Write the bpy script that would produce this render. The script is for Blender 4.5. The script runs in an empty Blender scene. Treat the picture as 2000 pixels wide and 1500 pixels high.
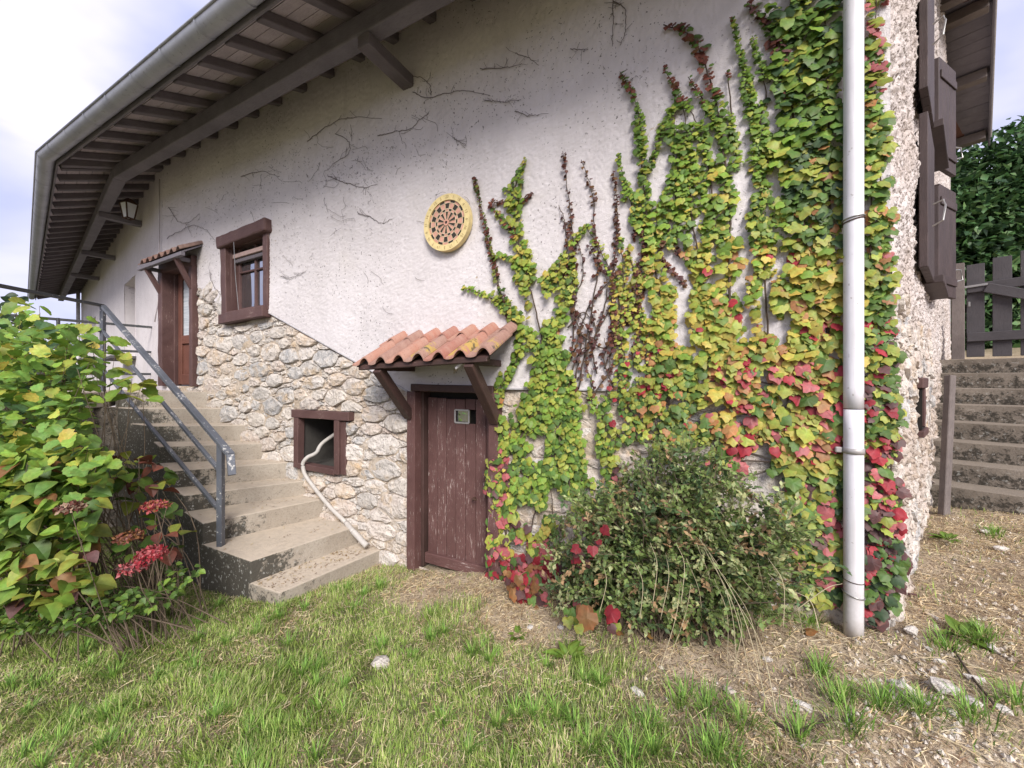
import bpy, bmesh, math, random
import numpy as np
from mathutils import Vector, Matrix, Euler
random.seed(7); RNG = np.random.default_rng(11)
SC = bpy.context.scene
COL = SC.collection
R = math.radians
# ------------------------------------------------------------ camera, light, exposure
F = 760.0; CX = 1000.0; HY = 740.0; ZC = 1.6
cd = bpy.data.cameras.new('camera'); cam = bpy.data.objects.new('camera', cd); COL.objects.link(cam)
cam.location = (0, 0, ZC); cam.rotation_euler = (R(90), 0, 0)
cd.sensor_width = 36; cd.lens = 36 * F / 2000; cd.shift_y = -(750 - HY) / 2000
cd.clip_start = 0.05; cd.clip_end = 2000
SC.camera = cam
SC.view_settings.view_transform = 'Standard'; SC.view_settings.look = 'None'
SC.view_settings.gamma = 1; SC.view_settings.use_curve_mapping = False
SC.view_settings.exposure = 1.52
SUN_EL, SUN_AZ = R(37), R(170)      # azimuth clockwise from +Y
W = bpy.data.worlds.new('World'); SC.world = W; W.use_nodes = True
nt = W.node_tree; nt.nodes.clear()
wo = nt.nodes.new('ShaderNodeOutputWorld'); bg = nt.nodes.new('ShaderNodeBackground')
sky = nt.nodes.new('ShaderNodeTexSky'); sky.sky_type = 'NISHITA'; sky.sun_disc = False
sky.sun_elevation = SUN_EL; sky.sun_rotation = SUN_AZ
sky.dust_density = 1.5
tc = nt.nodes.new('ShaderNodeTexCoord'); mp = nt.nodes.new('ShaderNodeMapping')
mp.inputs['Scale'].default_value = (1, 1, 2.2)
n1 = nt.nodes.new('ShaderNodeTexNoise'); n1.inputs['Scale'].default_value = 3.1
n1.inputs['Detail'].default_value = 4; n1.inputs['Roughness'].default_value = .45
n1.inputs['Distortion'].default_value = .4
cr = nt.nodes.new('ShaderNodeValToRGB')
cr.color_ramp.elements[0].position = .36; cr.color_ramp.elements[0].color = (4.6, 4.9, 7.4, 1)
cr.color_ramp.elements[1].position = .60; cr.color_ramp.elements[1].color = (8.0, 7.7, 8.9, 1)
mx = nt.nodes.new('ShaderNodeMixRGB'); mx.inputs['Fac'].default_value = .92
nt.links.new(tc.outputs['Generated'], mp.inputs['Vector']); nt.links.new(mp.outputs['Vector'], n1.inputs['Vector'])
nt.links.new(n1.outputs['Fac'], cr.inputs['Fac'])
nt.links.new(sky.outputs['Color'], mx.inputs['Color1']); nt.links.new(cr.outputs['Color'], mx.inputs['Color2'])
nt.links.new(mx.outputs['Color'], bg.inputs['Color']); bg.inputs['Strength'].default_value = 0.050
nt.links.new(bg.outputs['Background'], wo.inputs['Surface'])
sl = bpy.data.lights.new('sun', 'SUN'); sl.energy = 1.8; sl.angle = R(26); sl.color = (1, .95, .88)
so = bpy.data.objects.new('sun', sl); COL.objects.link(so)
sdir = Vector((math.sin(SUN_AZ) * math.cos(SUN_EL), math.cos(SUN_AZ) * math.cos(SUN_EL), math.sin(SUN_EL)))
so.rotation_euler = sdir.to_track_quat('Z', 'Y').to_euler(); so.location = (2, -3, 8)

# ------------------------------------------------------------ frames of the place
def V(*a): return np.array(a, float)
P0 = V(-.4948, 3.27); DM = V(.8857, -.4643); NM = V(-.4643, -.8857); DW = 2.6665
def fr(o, d, n):                       # frame: origin, along, outward
    o = V(*o); d = V(*d); n = V(*n)
    def M(s, off, z):
        p = o + s * d + off * n
        return (p[0], p[1], z + ZC)
    M.o, M.d, M.n = o, d, n
    return M
MM = fr(P0, DM, NM)                    # main wall
SK = -5.14; K = P0 + SK * DM           # bend of the wall
DL = V(-.7825, .6227); NL = V(-.6227, -.7825)
ML = fr(K, DL, NL)                     # left wing
SCR = 2.74; C0 = P0 + SCR * DM         # right corner
DS = V(.764, .645); NS = V(.645, -.764)
MS = fr(C0, DS, NS)                    # side wall
def sz(px, py, off=0.0):               # photo pixel -> (s, z) on main wall plane, offset outward
    u = (px - CX) / F; Y = (DW - off) / (.4643 * u + .8857); X = u * Y
    s = (X - P0[0]) * DM[0] + (Y - P0[1]) * DM[1]
    return s, (HY - py) / F * Y
def wpt(px, py, off=0.0):
    s, z = sz(px, py, off); return MM(s, off, z)
def gz(px, py, zrel):                  # pixel -> point at height zrel below/above camera
    Y = (HY - py) and zrel * F / (HY - py); return ((px - CX) / F * Y, Y)
def ground(x, y):                      # relative to camera height
    x = np.asarray(x, float); y = np.asarray(y, float)
    yy = np.clip(y, -1, 6)
    b = np.where(x > -.3, .118 * np.clip(x + .3, 0, 6), .085 * np.clip(x + .3, -2.2, 0))
    g = -1.40 - .063 * yy + b
    # hillside by the right-hand stairs
    t = (x - C0[0]) * DS[0] + (y - C0[1]) * DS[1]
    o = (x - C0[0]) * NS[0] + (y - C0[1]) * NS[1]
    k = np.clip((t - 2.55) / 2.1, 0, 1); m = np.clip((o + 1) / .5, 0, 1)
    g = g * (1 - k * m) + (.14) * k * m
    k2 = np.clip((t - 5.2) / 9, 0, 1) * m
    return g + k2 * 1.0
# ------------------------------------------------------------ noise
def _h(ix, iy, iz, seed):
    n = (ix * 374761393 + iy * 668265263 + iz * 2147483647 + seed * 974711) & 0xffffffff
    n = ((n ^ (n >> 13)) * 1274126177) & 0xffffffff
    n = n ^ (n >> 16)
    return (n & 0xffffff) / float(0xffffff)
def vn(p, sc=1.0, seed=0):
    p = np.asarray(p, float) * sc
    i = np.floor(p).astype(np.int64); f = p - i; f = f * f * (3 - 2 * f)
    x, y, z = i[..., 0], i[..., 1], i[..., 2]; r = 0
    for a in (0, 1):
        wx = f[..., 0] if a else 1 - f[..., 0]
        for b in (0, 1):
            wy = f[..., 1] if b else 1 - f[..., 1]
            for c in (0, 1):
                wz = f[..., 2] if c else 1 - f[..., 2]
                r = r + wx * wy * wz * _h(x + a, y + b, z + c, seed)
    return r
def fbm(p, sc, oc=3, seed=0, g=.5):
    r = 0; a = 1; t = 0
    for k in range(oc):
        r = r + a * vn(p, sc * 2 ** k, seed + k * 17); t += a; a *= g
    return r / t
# ------------------------------------------------------------ objects
WL = {}
def thing(name, label, cat, loc=(0, 0, 0), group=None):
    o = bpy.data.objects.new(name, None); COL.objects.link(o)
    o.location = loc; o.empty_display_size = .1; WL[o.name] = Vector(loc)
    o['label'] = label; o['category'] = cat
    if group: o['group'] = group
    return o
def sub(name, parent, loc=None):
    o = bpy.data.objects.new(name, None); COL.objects.link(o)
    loc = WL[parent.name] if loc is None else Vector(loc)
    o.parent = parent; o.location = loc - WL[parent.name]; WL[o.name] = Vector(loc); o.empty_display_size = .1
    return o
def link(me, name, parent=None, pivot=(0, 0, 0), color=None):
    o = bpy.data.objects.new(name, me); COL.objects.link(o)
    p = Vector(pivot); WL[o.name] = p
    if parent is not None: o.parent = parent; o.location = p - WL[parent.name]
    else: o.location = p
    return o
def mesh(name, v, f, mat=None, parent=None, lc=None, smooth=False, attrs=None, piv=True):
    """v: (n,3) world coordinates, f: list of faces or int array (m,k)"""
    v = np.asarray(v, np.float32)
    pivot = ((v.min(0) + v.max(0)) / 2) if piv and len(v) else np.zeros(3); 
    if piv and len(v): pivot[2] = v[:, 2].min()
    me = bpy.data.meshes.new(name)
    vv = v - pivot
    if isinstance(f, np.ndarray):
        k = f.shape[1]; m = len(f)
        me.vertices.add(len(v)); me.vertices.foreach_set('co', vv.ravel().astype(np.float32))
        me.loops.add(m * k); me.loops.foreach_set('vertex_index', f.ravel().astype(np.int32))
        me.polygons.add(m); me.polygons.foreach_set('loop_start', (np.arange(m) * k).astype(np.int32))
        me.polygons.foreach_set('loop_total', np.full(m, k, np.int32))
        me.update(calc_edges=True)
    else:
        me.from_pydata(vv.tolist(), [], f); me.update()
    if lc is None: lc = v
    a = me.attributes.new('lc', 'FLOAT_VECTOR', 'POINT'); a.data.foreach_set('vector', np.asarray(lc, np.float32).ravel())
    for k_, val in (attrs or {}).items():
        val = np.asarray(val, np.float32)
        if val.ndim == 1:
            a = me.attributes.new(k_, 'FLOAT', 'POINT'); a.data.foreach_set('value', val)
        else:
            if val.shape[1] == 3: val = np.hstack([val, np.ones((len(val), 1), np.float32)])
            a = me.attributes.new(k_, 'FLOAT_COLOR', 'POINT'); a.data.foreach_set('color', val.ravel())
    if smooth: me.polygons.foreach_set('use_smooth', np.ones(len(me.polygons), bool))
    if mat: me.materials.append(mat)
    return link(me, name, parent, pivot)
def tag(o, label, cat, group=None):
    o['label'] = label; o['category'] = cat
    if group: o['group'] = group
    return o
def stuff(o): o['kind'] = 'stuff'; return o
def structure(o): o['kind'] = 'structure'; return o
def cell_box(c8, L=.25, bevel=.006, amp=.003, nsc=6.0, seed=0, lcf=None):
    """8 corners (bottom 4 ccw, top 4) -> bevelled, cut, hand-made surface; returns v,f,lc"""
    bm = bmesh.new(); vs = [bm.verts.new(c) for c in c8]
    for q in ((3, 2, 1, 0), (4, 5, 6, 7), (0, 1, 5, 4), (1, 2, 6, 5), (2, 3, 7, 6), (3, 0, 4, 7)): bm.faces.new([vs[i] for i in q])
    bmesh.ops.recalc_face_normals(bm, faces=bm.faces)
    if bevel > 0: bmesh.ops.bevel(bm, geom=list(bm.edges), offset=bevel, segments=1 if bevel < .008 else 2, profile=.5, affect='EDGES')
    if L:
        for _ in range(7):
            es = [e for e in bm.edges if e.calc_length() > L]
            if not es: break
            bmesh.ops.subdivide_edges(bm, edges=es, cuts=1, use_grid_fill=True)
    bm.normal_update(); bm.verts.index_update()
    v = np.array([x.co[:] for x in bm.verts]); nn = np.array([x.normal[:] for x in bm.verts])
    f = [[x.index for x in fc.verts] for fc in bm.faces]; bm.free()
    if amp: v = v + nn * ((fbm(v, nsc, 2, seed) - .5) * 2 * amp)[:, None]
    return v, f
SEED = [0]
def beam(name, a, b, w, h, mat, parent, up=(0, 0, 1), L=.3, bevel=.005, amp=.002, nsc=5., extra=None, smooth=False, skew=None):
    """box beam from a to b (centre line), w across, h along up"""
    SEED[0] += 1
    a = np.array(a, float); b = np.array(b, float); d = b - a; ln = np.linalg.norm(d); d /= ln
    up = np.array(up, float); sd = np.cross(d, up); sd /= np.linalg.norm(sd); u2 = np.cross(sd, d)
    if np.dot(u2, up) < 0: u2 = -u2
    c = []
    for zz in (-h / 2, h / 2):
        for p, q in ((a, -1), (b, -1), (b, 1), (a, 1)): c.append(p + sd * q * w / 2 + u2 * zz)
    v, f = cell_box(c, L, bevel, amp, nsc, SEED[0])
    r = v - a; off = SEED[0] * 3.7
    lc = np.stack([r @ d + off, r @ sd + off * .3, r @ u2], 1)
    at = {k: fn(v) for k, fn in (extra or {}).items()}
    return mesh(name, v, f, mat, parent, lc, smooth, at)
def tube(path, rad, n=8, closed_ends=True):
    path = np.array(path, float); m = len(path)
    rad = np.full(m, rad) if np.isscalar(rad) else np.array(rad)
    T = np.gradient(path, axis=0); T /= (np.linalg.norm(T, axis=1)[:, None] + 1e-9)
    ref = V(0, 0, 1) if abs(T[:, 2]).mean() < .8 else V(1, .2, 0)
    A = np.cross(T, ref); A /= np.linalg.norm(A, axis=1)[:, None]; B = np.cross(T, A)
    th = np.arange(n) / n * 2 * math.pi
    v = path[:, None, :] + rad[:, None, None] * (np.cos(th)[None, :, None] * A[:, None, :] + np.sin(th)[None, :, None] * B[:, None, :])
    v = v.reshape(-1, 3); f = []
    for i in range(m - 1):
        for j in range(n):
            j2 = (j + 1) % n; f.append([i * n + j, i * n + j2, (i + 1) * n + j2, (i + 1) * n + j])
    if closed_ends: f.append(list(range(n))[::-1]); f.append([(m - 1) * n + j for j in range(n)])
    return v, f
class Bag:
    def __init__(s): s.v = []; s.f = []; s.n = 0; s.lc = []; s.at = {}
    def add(s, v, f, lc=None, **at):
        v = np.asarray(v, float); s.v.append(v); s.f += [[i + s.n for i in q] for q in f]; s.n += len(v)
        s.lc.append(v if lc is None else lc)
        for k, x in at.items():
            x = np.asarray(x, float)
            s.at.setdefault(k, []).append(x if x.ndim == 2 or (x.ndim == 1 and len(x) == len(v) and len(v) > 4) else np.tile(x, (len(v), 1)))
    def out(s, name, mat, parent=None, smooth=False):
        at = {k: np.concatenate(x) for k, x in s.at.items()}
        return mesh(name, np.concatenate(s.v), s.f, mat, parent, np.concatenate(s.lc), smooth, at)
# ------------------------------------------------------------ materials
class MB_:
    def __init__(s, name, rough=.8, spec=.3):
        s.m = bpy.data.materials.new(name); s.m.use_nodes = True; s.t = s.m.node_tree; s.t.nodes.clear()
        s.o = s.N('ShaderNodeOutputMaterial'); s.b = s.N('ShaderNodeBsdfPrincipled')
        s.b.inputs['Roughness'].default_value = rough; s.b.inputs['Specular IOR Level'].default_value = spec
        s.L(s.b.outputs[0], s.o.inputs['Surface'])
    def N(s, t, **k):
        n = s.t.nodes.new(t)
        for a, b in k.items():
            if a in n.inputs: n.inputs[a].default_value = b
            else: setattr(n, a, b)
        return n
    def L(s, a, b): s.t.links.new(a, b)
    def lc(s, scale=(1, 1, 1), attr='lc'):
        a = s.N('ShaderNodeAttribute', attribute_name=attr); m = s.N('ShaderNodeMapping'); m.inputs['Scale'].default_value = scale
        s.L(a.outputs['Vector'], m.inputs['Vector']); return m.outputs['Vector']
    def noise(s, vec, scale, detail=3, rough=.5, dist=0):
        n = s.N('ShaderNodeTexNoise'); n.inputs['Scale'].default_value = scale; n.inputs['Detail'].default_value = detail
        n.inputs['Roughness'].default_value = rough; n.inputs['Distortion'].default_value = dist
        s.L(vec, n.inputs['Vector']); return n.outputs['Fac']
    def ramp(s, fac, stops):
        r = s.N('ShaderNodeValToRGB'); e = r.color_ramp.elements
        while len(e) < len(stops): e.new(.5)
        for i, (p, c) in enumerate(stops):
            e[i].position = p; e[i].color = (c, c, c, 1) if np.isscalar(c) else (*c, 1)
        s.L(fac, r.inputs['Fac']); return r.outputs['Color']
    def mix(s, fac, a, b, mode='MIX'):
        m = s.N('ShaderNodeMixRGB', blend_type=mode)
        for inp, x in (('Fac', fac), ('Color1', a), ('Color2', b)):
            if isinstance(x, (int, float)): m.inputs[inp].default_value = x
            elif isinstance(x, tuple): m.inputs[inp].default_value = (*x, 1)
            else: s.L(x, m.inputs[inp])
        return m.outputs['Color']
    def math(s, op, a, b):
        m = s.N('ShaderNodeMath', operation=op)
        for i, x in enumerate((a, b)):
            if isinstance(x, (int, float)): m.inputs[i].default_value = x
            else: s.L(x, m.inputs[i])
        return m.outputs[0]
    def attr(s, n, out='Color'): return s.N('ShaderNodeAttribute', attribute_name=n).outputs[out]
    def col(s, c):
        if isinstance(c, tuple): s.b.inputs['Base Color'].default_value = (*c, 1)
        else: s.L(c, s.b.inputs['Base Color'])
        return s
    def bump(s, h, dist=.01, strength=1.0, prev=None):
        b = s.N('ShaderNodeBump'); b.inputs['Distance'].default_value = dist; b.inputs['Strength'].default_value = strength
        s.L(h, b.inputs['Height'])
        if prev is not None: s.L(prev, b.inputs['Normal'])
        s.L(b.outputs['Normal'], s.b.inputs['Normal']); return b.outputs['Normal']
    def roughness(s, x): s.L(x, s.b.inputs['Roughness']); return s
MT = {}
# render plaster
def plaster(name, c1, c2, fine, bumpd):
    m = MB_(name, .95, .15); p = m.lc()
    n = m.noise(p, 1.1, 4, .6); n2 = m.noise(p, 9, 3, .6); n3 = m.noise(p, fine, 3, .7)
    c = m.mix(m.ramp(n, [(.35, 0.), (.7, 1.)]), c1, c2)
    stv = m.noise(m.lc((5, 5, .35)), 1.6, 4, .6); c = m.mix(m.ramp(stv, [(.55, 0.), (.72, .22)]), c, tuple(x * .72 for x in c1))
    c = m.mix(m.ramp(n2, [(.35, .25), (.65, 0.)]), c, tuple(x * .8 for x in c1))
    # dirt specks left by old ivy
    sp = m.noise(p, 55, 2, .4); reg = m.noise(p, 1.7, 2, .5)
    spk = m.math('MULTIPLY', m.ramp(sp, [(.67, 0.), (.70, 1.)]), m.ramp(reg, [(.42, 0.), (.6, 1.)]))
    c = m.mix(m.math('MULTIPLY', spk, .8), c, (.07, .06, .055))
    al = m.noise(p, .8, 3, .6)
    c = m.mix(m.math('MULTIPLY', m.ramp(al, [(.56, 0.), (.75, 1.)]), .25), c, (.50, .46, .33))
    m.col(c); m.bump(n3, bumpd, .9); return m.m
MT['render'] = plaster('rough_render', (.63, .59, .595), (.71, .67, .68), 150, .006)
MT['wing_render'] = plaster('smooth_render', (.60, .56, .57), (.66, .62, .63), 90, .003)
m = MB_('side_roughcast', .95, .15); p = m.lc()
n = m.noise(p, 2.2, 4, .6); n3 = m.noise(p, 70, 4, .75); pit = m.noise(p, 48, 3, .5)
c = m.mix(m.ramp(n, [(.35, 0.), (.65, 1.)]), (.60, .52, .48), (.70, .64, .62))
sx = m.N('ShaderNodeSeparateXYZ'); m.L(m.attr('lc', 'Vector'), sx.inputs[0])
lowz = m.ramp(m.math('ADD', m.math('MULTIPLY', sx.outputs['Z'], .25), m.math('MULTIPLY', n, .25)), [(.50, 1.), (.66, 0.)])
rub = m.noise(p, 9, 5, .7, .5); rc = m.mix(m.ramp(rub, [(.36, 0.), (.64, 1.)]), (.36, .27, .19), (.58, .51, .46))
c = m.mix(m.math('MULTIPLY', lowz, .85), c, rc)
c = m.mix(m.ramp(pit, [(.38, .8), (.49, 0.)]), c, (.12, .09, .07))
m.col(c); m.bump(n3, .012, 1.0); MT['roughcast'] = m.m
# stone, colour per stone
m = MB_('limestone', .92, .2); p = m.lc(); ca = m.attr('col')
n = m.noise(p, 14, 5, .65, .6); n2 = m.noise(p, 40, 4, .7); n4 = m.noise(p, 6, 3, .6)
c = m.mix(m.ramp(n, [(.38, .0), (.62, .7)]), ca, (.66, .61, .56))
c = m.mix(m.ramp(n4, [(.56, 0.), (.70, .55)]), c, (.50, .34, .17))
c = m.mix(m.ramp(n2, [(.34, .75), (.46, 0.)]), c, (.20, .165, .14))
m.col(c); b = m.bump(n, .030, 1.); m.bump(n2, .010, 1., b); MT['stone'] = m.m
m = MB_('mortar', .95, .1); p = m.lc()
n = m.noise(p, 20, 5, .7); n2 = m.noise(p, 4, 3, .6)
c = m.mix(m.ramp(n2, [(.35, 0.), (.65, 1.)]), (.46, .375, .285), (.58, .515, .45))
c = m.mix(m.ramp(n, [(.3, .6), (.5, 0.)]), c, (.16, .11, .08))
m.col(c); m.bump(n, .02, 1.0); MT['mortar'] = m.m
# concrete steps
def concrete(name, c1, c2, dark):
    m = MB_(name, .93, .2); p = m.lc()
    n = m.noise(p, 3, 5, .65); n2 = m.noise(p, 60, 4, .7); n3 = m.noise(p, 16, 4, .7)
    c = m.mix(m.ramp(n, [(.3, 0.), (.7, 1.)]), c1, c2)
    c = m.mix(m.ramp(n2, [(.35, .35), (.5, 0.)]), c, tuple(x * .5 for x in c1))
    mk = m.attr('moss', 'Fac')
    w = m.math('ADD', mk, m.math('MULTIPLY', m.math('SUBTRACT', n3, .5), 2.2))
    w = m.math('ADD', w, m.math('MULTIPLY', m.math('SUBTRACT', n2, .5), 1.6))
    c = m.mix(m.ramp(w, [(.40, 0.), (.75, .88)]), c, dark)
    wl = m.noise(p, 34, 3, .6); c = m.mix(m.math('MULTIPLY', m.ramp(wl, [(.60, 0.), (.66, .6)]), mk), c, (.5, .5, .47))
    c = m.mix(m.math('MULTIPLY', m.attr('top_light', 'Fac'), m.ramp(n3, [(.3, .5), (.6, .95)])), c, tuple(min(.70, x * 1.7) for x in c1))  # light on upward faces painted in as a paler tone
    m.col(c); b = m.bump(n2, .005, .9); m.bump(n3, .008, .6, b); return m.m
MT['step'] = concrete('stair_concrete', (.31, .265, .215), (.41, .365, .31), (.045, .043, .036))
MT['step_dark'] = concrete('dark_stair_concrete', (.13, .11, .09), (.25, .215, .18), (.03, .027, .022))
# painted wood with flakes
def paintwood(name, paint, paint2, bare, amt, grain=(1.2, 14, 14), rough=.6):
    m = MB_(name, rough, .35); p = m.lc(grain); q = m.lc()
    n = m.noise(p, 6, 4, .65); n2 = m.noise(q, 3, 3, .6); fl = m.noise(p, 9, 5, .75); gr = m.noise(p, 22, 3, .6)
    c = m.mix(m.ramp(n2, [(.3, 0.), (.7, 1.)]), paint, paint2)
    c = m.mix(m.ramp(gr, [(.3, .5), (.5, 0.)]), c, tuple(x * .45 for x in paint))
    fa = m.math('ADD', fl, m.math('MULTIPLY', m.math('SUBTRACT', n2, .5), .35))
    th = .72 - amt
    c = m.mix(m.ramp(fa, [(th, 0.), (th + .035, .85)]), c, bare)
    m.col(c); b = m.bump(gr, .003, .7); m.bump(fa, .002, .5, b); return m.m
MT['door_wood'] = paintwood('flaking_brown_paint', (.095, .046, .042), (.14, .072, .066), (.46, .38, .35), .105)
MT['frame_wood'] = paintwood('brown_frame_paint', (.085, .044, .041), (.125, .070, .064), (.42, .33, .29), .065)
MT['brace_wood'] = paintwood('dark_brace_wood', (.045, .026, .022), (.085, .045, .04), (.32, .25, .22), .05)
MT['door_inner'] = paintwood('brown_panel_wood', (.12, .048, .034), (.17, .07, .05), (.3, .2, .17), 0.)
MT['grey_wood'] = paintwood('grey_gate_paint', (.050, .045, .050), (.075, .068, .074), (.3, .28, .27), .02)
MT['shutter'] = paintwood('dark_shutter_paint', (.045, .031, .031), (.075, .052, .051), (.26, .22, .2), .03)
MT['rafter'] = paintwood('aged_rafter_wood', (.115, .10, .11), (.17, .15, .165), (.30, .25, .24), .05, rough=.85)
MT['soffit'] = paintwood('soffit_board_wood', (.34, .295, .30), (.48, .42, .43), (.08, .05, .045), .09, rough=.9)
MT['purlin'] = paintwood('purlin_wood', (.13, .12, .14), (.19, .175, .20), (.28, .24, .24), .03, rough=.85)
MT['post_wood'] = paintwood('weathered_post_wood', (.12, .10, .095), (.20, .17, .16), (.3, .27, .25), .05, rough=.9)
# terracotta
m = MB_('terracotta', .8, .25); p = m.lc(); ca = m.attr('col'); li = m.attr('lichen', 'Fac')
n = m.noise(p, 9, 4, .6); n2 = m.noise(p, 28, 4, .7); n3 = m.noise(p, 70, 3, .7)
c = m.mix(m.ramp(n, [(.3, 0.), (.7, .6)]), ca, (.40, .27, .22))
c = m.mix(m.ramp(n3, [(.3, .4), (.45, 0.)]), c, (.10, .05, .035))
w = m.math('ADD', li, m.math('MULTIPLY', m.math('SUBTRACT', n2, .5), 1.0))
c = m.mix(m.ramp(w, [(.5, 0.), (.62, .75)]), c, (.42, .30, .07))
w2 = m.math('ADD', li, m.math('MULTIPLY', m.math('SUBTRACT', n, .5), 2.2))
c = m.mix(m.ramp(w2, [(.72, 0.), (.82, .8)]), c, (.06, .055, .045))
m.col(c); m.bump(n3, .002, .7); MT['tile'] = m.m
m = MB_('zinc', .5, .5); p = m.lc(); n = m.noise(p, 5, 4, .6); n2 = m.noise(p, 30, 3, .6)
c = m.mix(m.ramp(n, [(.3, 0.), (.7, 1.)]), (.27, .28, .33), (.36, .37, .42)); c = m.mix(m.ramp(n2, [(.6, 0.), (.7, .4)]), c, (.14, .13, .12))
m.col(c); m.b.inputs['Metallic'].default_value = .08; MT['zinc'] = m.m
m = MB_('white_plastic_pipe', .38, .4); p = m.lc(); n = m.noise(p, 7, 4, .6); n2 = m.noise(p, 45, 2, .5)
c = m.mix(m.ramp(n, [(.3, 0.), (.75, 1.)]), (.76, .75, .79), (.66, .65, .69)); c = m.mix(m.ramp(n2, [(.68, 0.), (.73, .6)]), c, (.3, .27, .25)); st_ = m.noise(m.lc((14, 14, .8)), 2.5, 4, .6); c = m.mix(m.ramp(st_, [(.48, 0.), (.68, .35)]), c, (.45, .43, .41))
zz = m.attr('dirt', 'Fac'); c = m.mix(m.math('MULTIPLY', zz, m.ramp(n, [(.3, .2), (.7, 1.)])), c, (.36, .33, .29))
m.col(c); MT['pvc'] = m.m
m = MB_('blue_grey_rail_paint', .45, .5); p = m.lc(); n = m.noise(p, 38, 4, .7); n2 = m.noise(p, 4, 3, .6)
c = m.mix(m.ramp(n2, [(.3, 0.), (.7, 1.)]), (.075, .082, .10), (.12, .13, .155))
w = m.math('ADD', n, m.math('MULTIPLY', m.math('SUBTRACT', n2, .5), .5)); c = m.mix(m.ramp(w, [(.63, 0.), (.66, .9)]), c, (.55, .54, .52))
m.col(c); MT['rail'] = m.m
m = MB_('dark_thin_rail_paint', .5, .5); p = m.lc(); n = m.noise(p, 30, 3, .6)
m.col(m.mix(m.ramp(n, [(.62, 0.), (.7, .7)]), (.055, .058, .062), (.25, .24, .22))); MT['rail_dark'] = m.m
def flat(name, c, rough=.7, metal=0., spec=.4):
    m = MB_(name, rough, spec); p = m.lc(); n = m.noise(p, 25, 3, .6)
    m.col(m.mix(m.ramp(n, [(.3, 0.), (.7, 1.)]), c, tuple(x * .78 for x in c))); m.b.inputs['Metallic'].default_value = metal
    return m.m
MT['dark'] = flat('dark_interior', (.02, .018, .016), .95)
MT['inner_wall'] = flat('cellar_wall', (.055, .05, .045), .95)
MT['metal'] = flat('worn_metal', (.42, .40, .39), .5, .3)
MT['wire'] = flat('galvanised_wire', (.40, .39, .38), .4, .7)
MT['rust'] = flat('rusty_iron', (.09, .05, .035), .8, .3)
MT['white_paint'] = flat('white_paint', (.72, .70, .72), .5)
MT['hose'] = flat('dirty_white_hose', (.50, .47, .44), .6)
MT['bead'] = flat('render_edge_bead', (.50, .48, .50), .9)
MT['slate'] = flat('slate_sill', (.09, .085, .085), .8)
MT['blind'] = flat('faded_blind', (.42, .30, .27), .8)
MT['tendril'] = flat('dead_tendril_bark', (.17, .145, .14), .95)
MT['bark'] = flat('vine_bark', (.085, .06, .045), .95)
MT['twig'] = flat('twig_bark', (.16, .12, .085), .95)
MT['straw_stem'] = flat('dry_grass_stem', (.50, .43, .28), .9)
MT['dart_wood'] = flat('yellow_board_rim', (.74, .60, .29), .5)
MT['dart_pink'] = flat('faded_pink_segment', (.62, .33, .25), .6)
MT['dart_black'] = flat('black_segment', (.035, .028, .022), .6)
MT['dart_wire'] = flat('pale_divider', (.72, .60, .42), .5)
MT['dart_num'] = flat('faded_brown_numeral', (.30, .20, .07), .6)
MT['roof'] = flat('brown_roof_tiles', (.16, .08, .06), .85)
m = MB_('window_glass', .04, .9); m.col((.02, .025, .03)); m.b.inputs['IOR'].default_value = 1.9
gl = m.N('ShaderNodeBsdfGlossy'); gl.inputs['Roughness'].default_value = .02; gl.inputs['Color'].default_value = (.8, .82, .85, 1)
ms_ = m.N('ShaderNodeMixShader'); ms_.inputs[0].default_value = .42; m.L(m.b.outputs[0], ms_.inputs[1]); m.L(gl.outputs[0], ms_.inputs[2]); m.L(ms_.outputs[0], m.o.inputs['Surface']); MT['glass'] = m.m
m = MB_('frosted_door_glass', .25, .6); p = m.lc((1, 1, 40)); n = m.noise(p, 2, 2, .5)
m.col(m.mix(m.ramp(n, [(.4, 0.), (.6, 1.)]), (.42, .46, .50), (.55, .58, .62))); MT['frost'] = m.m
m = MB_('lantern_glass', .3, .5); m.col((.62, .64, .66)); MT['lamp_glass'] = m.m
# vegetation
def leafmat(name, objcol, transl=.28, rough=.5, edge=(1, 1, 1)):
    m = MB_(name, rough, .35); p = m.lc()
    if objcol: base = m.N('ShaderNodeObjectInfo').outputs['Color']
    else: base = m.attr('col')
    rim = m.attr('rim', 'Fac'); n = m.noise(p, 26, 3, .6)
    c = m.mix(m.math('MULTIPLY', rim, m.ramp(n, [(.35, 0.), (.6, .7)])), base, m.mix(1.0, base, edge, 'MULTIPLY'))
    v = m.ramp(m.noise(p, 60, 2, .5), [(.3, .82), (.7, 1.12)])
    c = m.mix(1.0, c, v, 'MULTIPLY')
    m.col(c)
    tr = m.N('ShaderNodeBsdfTranslucent'); m.L(c, tr.inputs['Color'])
    ms = m.N('ShaderNodeMixShader'); ms.inputs[0].default_value = transl
    m.L(m.b.outputs[0], ms.inputs[1]); m.L(tr.outputs[0], ms.inputs[2]); m.L(ms.outputs[0], m.o.inputs['Surface'])
    return m.m
MT['leaf_o'] = leafmat('leaf_single', True, edge=(1.2, .72, .65))
MT['leaf_s'] = leafmat('leaf_mass', False, edge=(1.2, .72, .65))
MT['grass'] = leafmat('grass_blade', False, .3, .6)
m = MB_('soil', .97, .1); p = m.lc(); ga = m.attr('green', 'Fac')
n = m.noise(p, 5, 5, .7); n2 = m.noise(p, 45, 4, .75)
c = m.mix(m.ramp(n, [(.35, 0.), (.65, 1.)]), (.36, .275, .19), (.56, .46, .34))
c = m.mix(m.ramp(n2, [(.35, .7), (.5, 0.)]), c, (.07, .05, .03))
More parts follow.
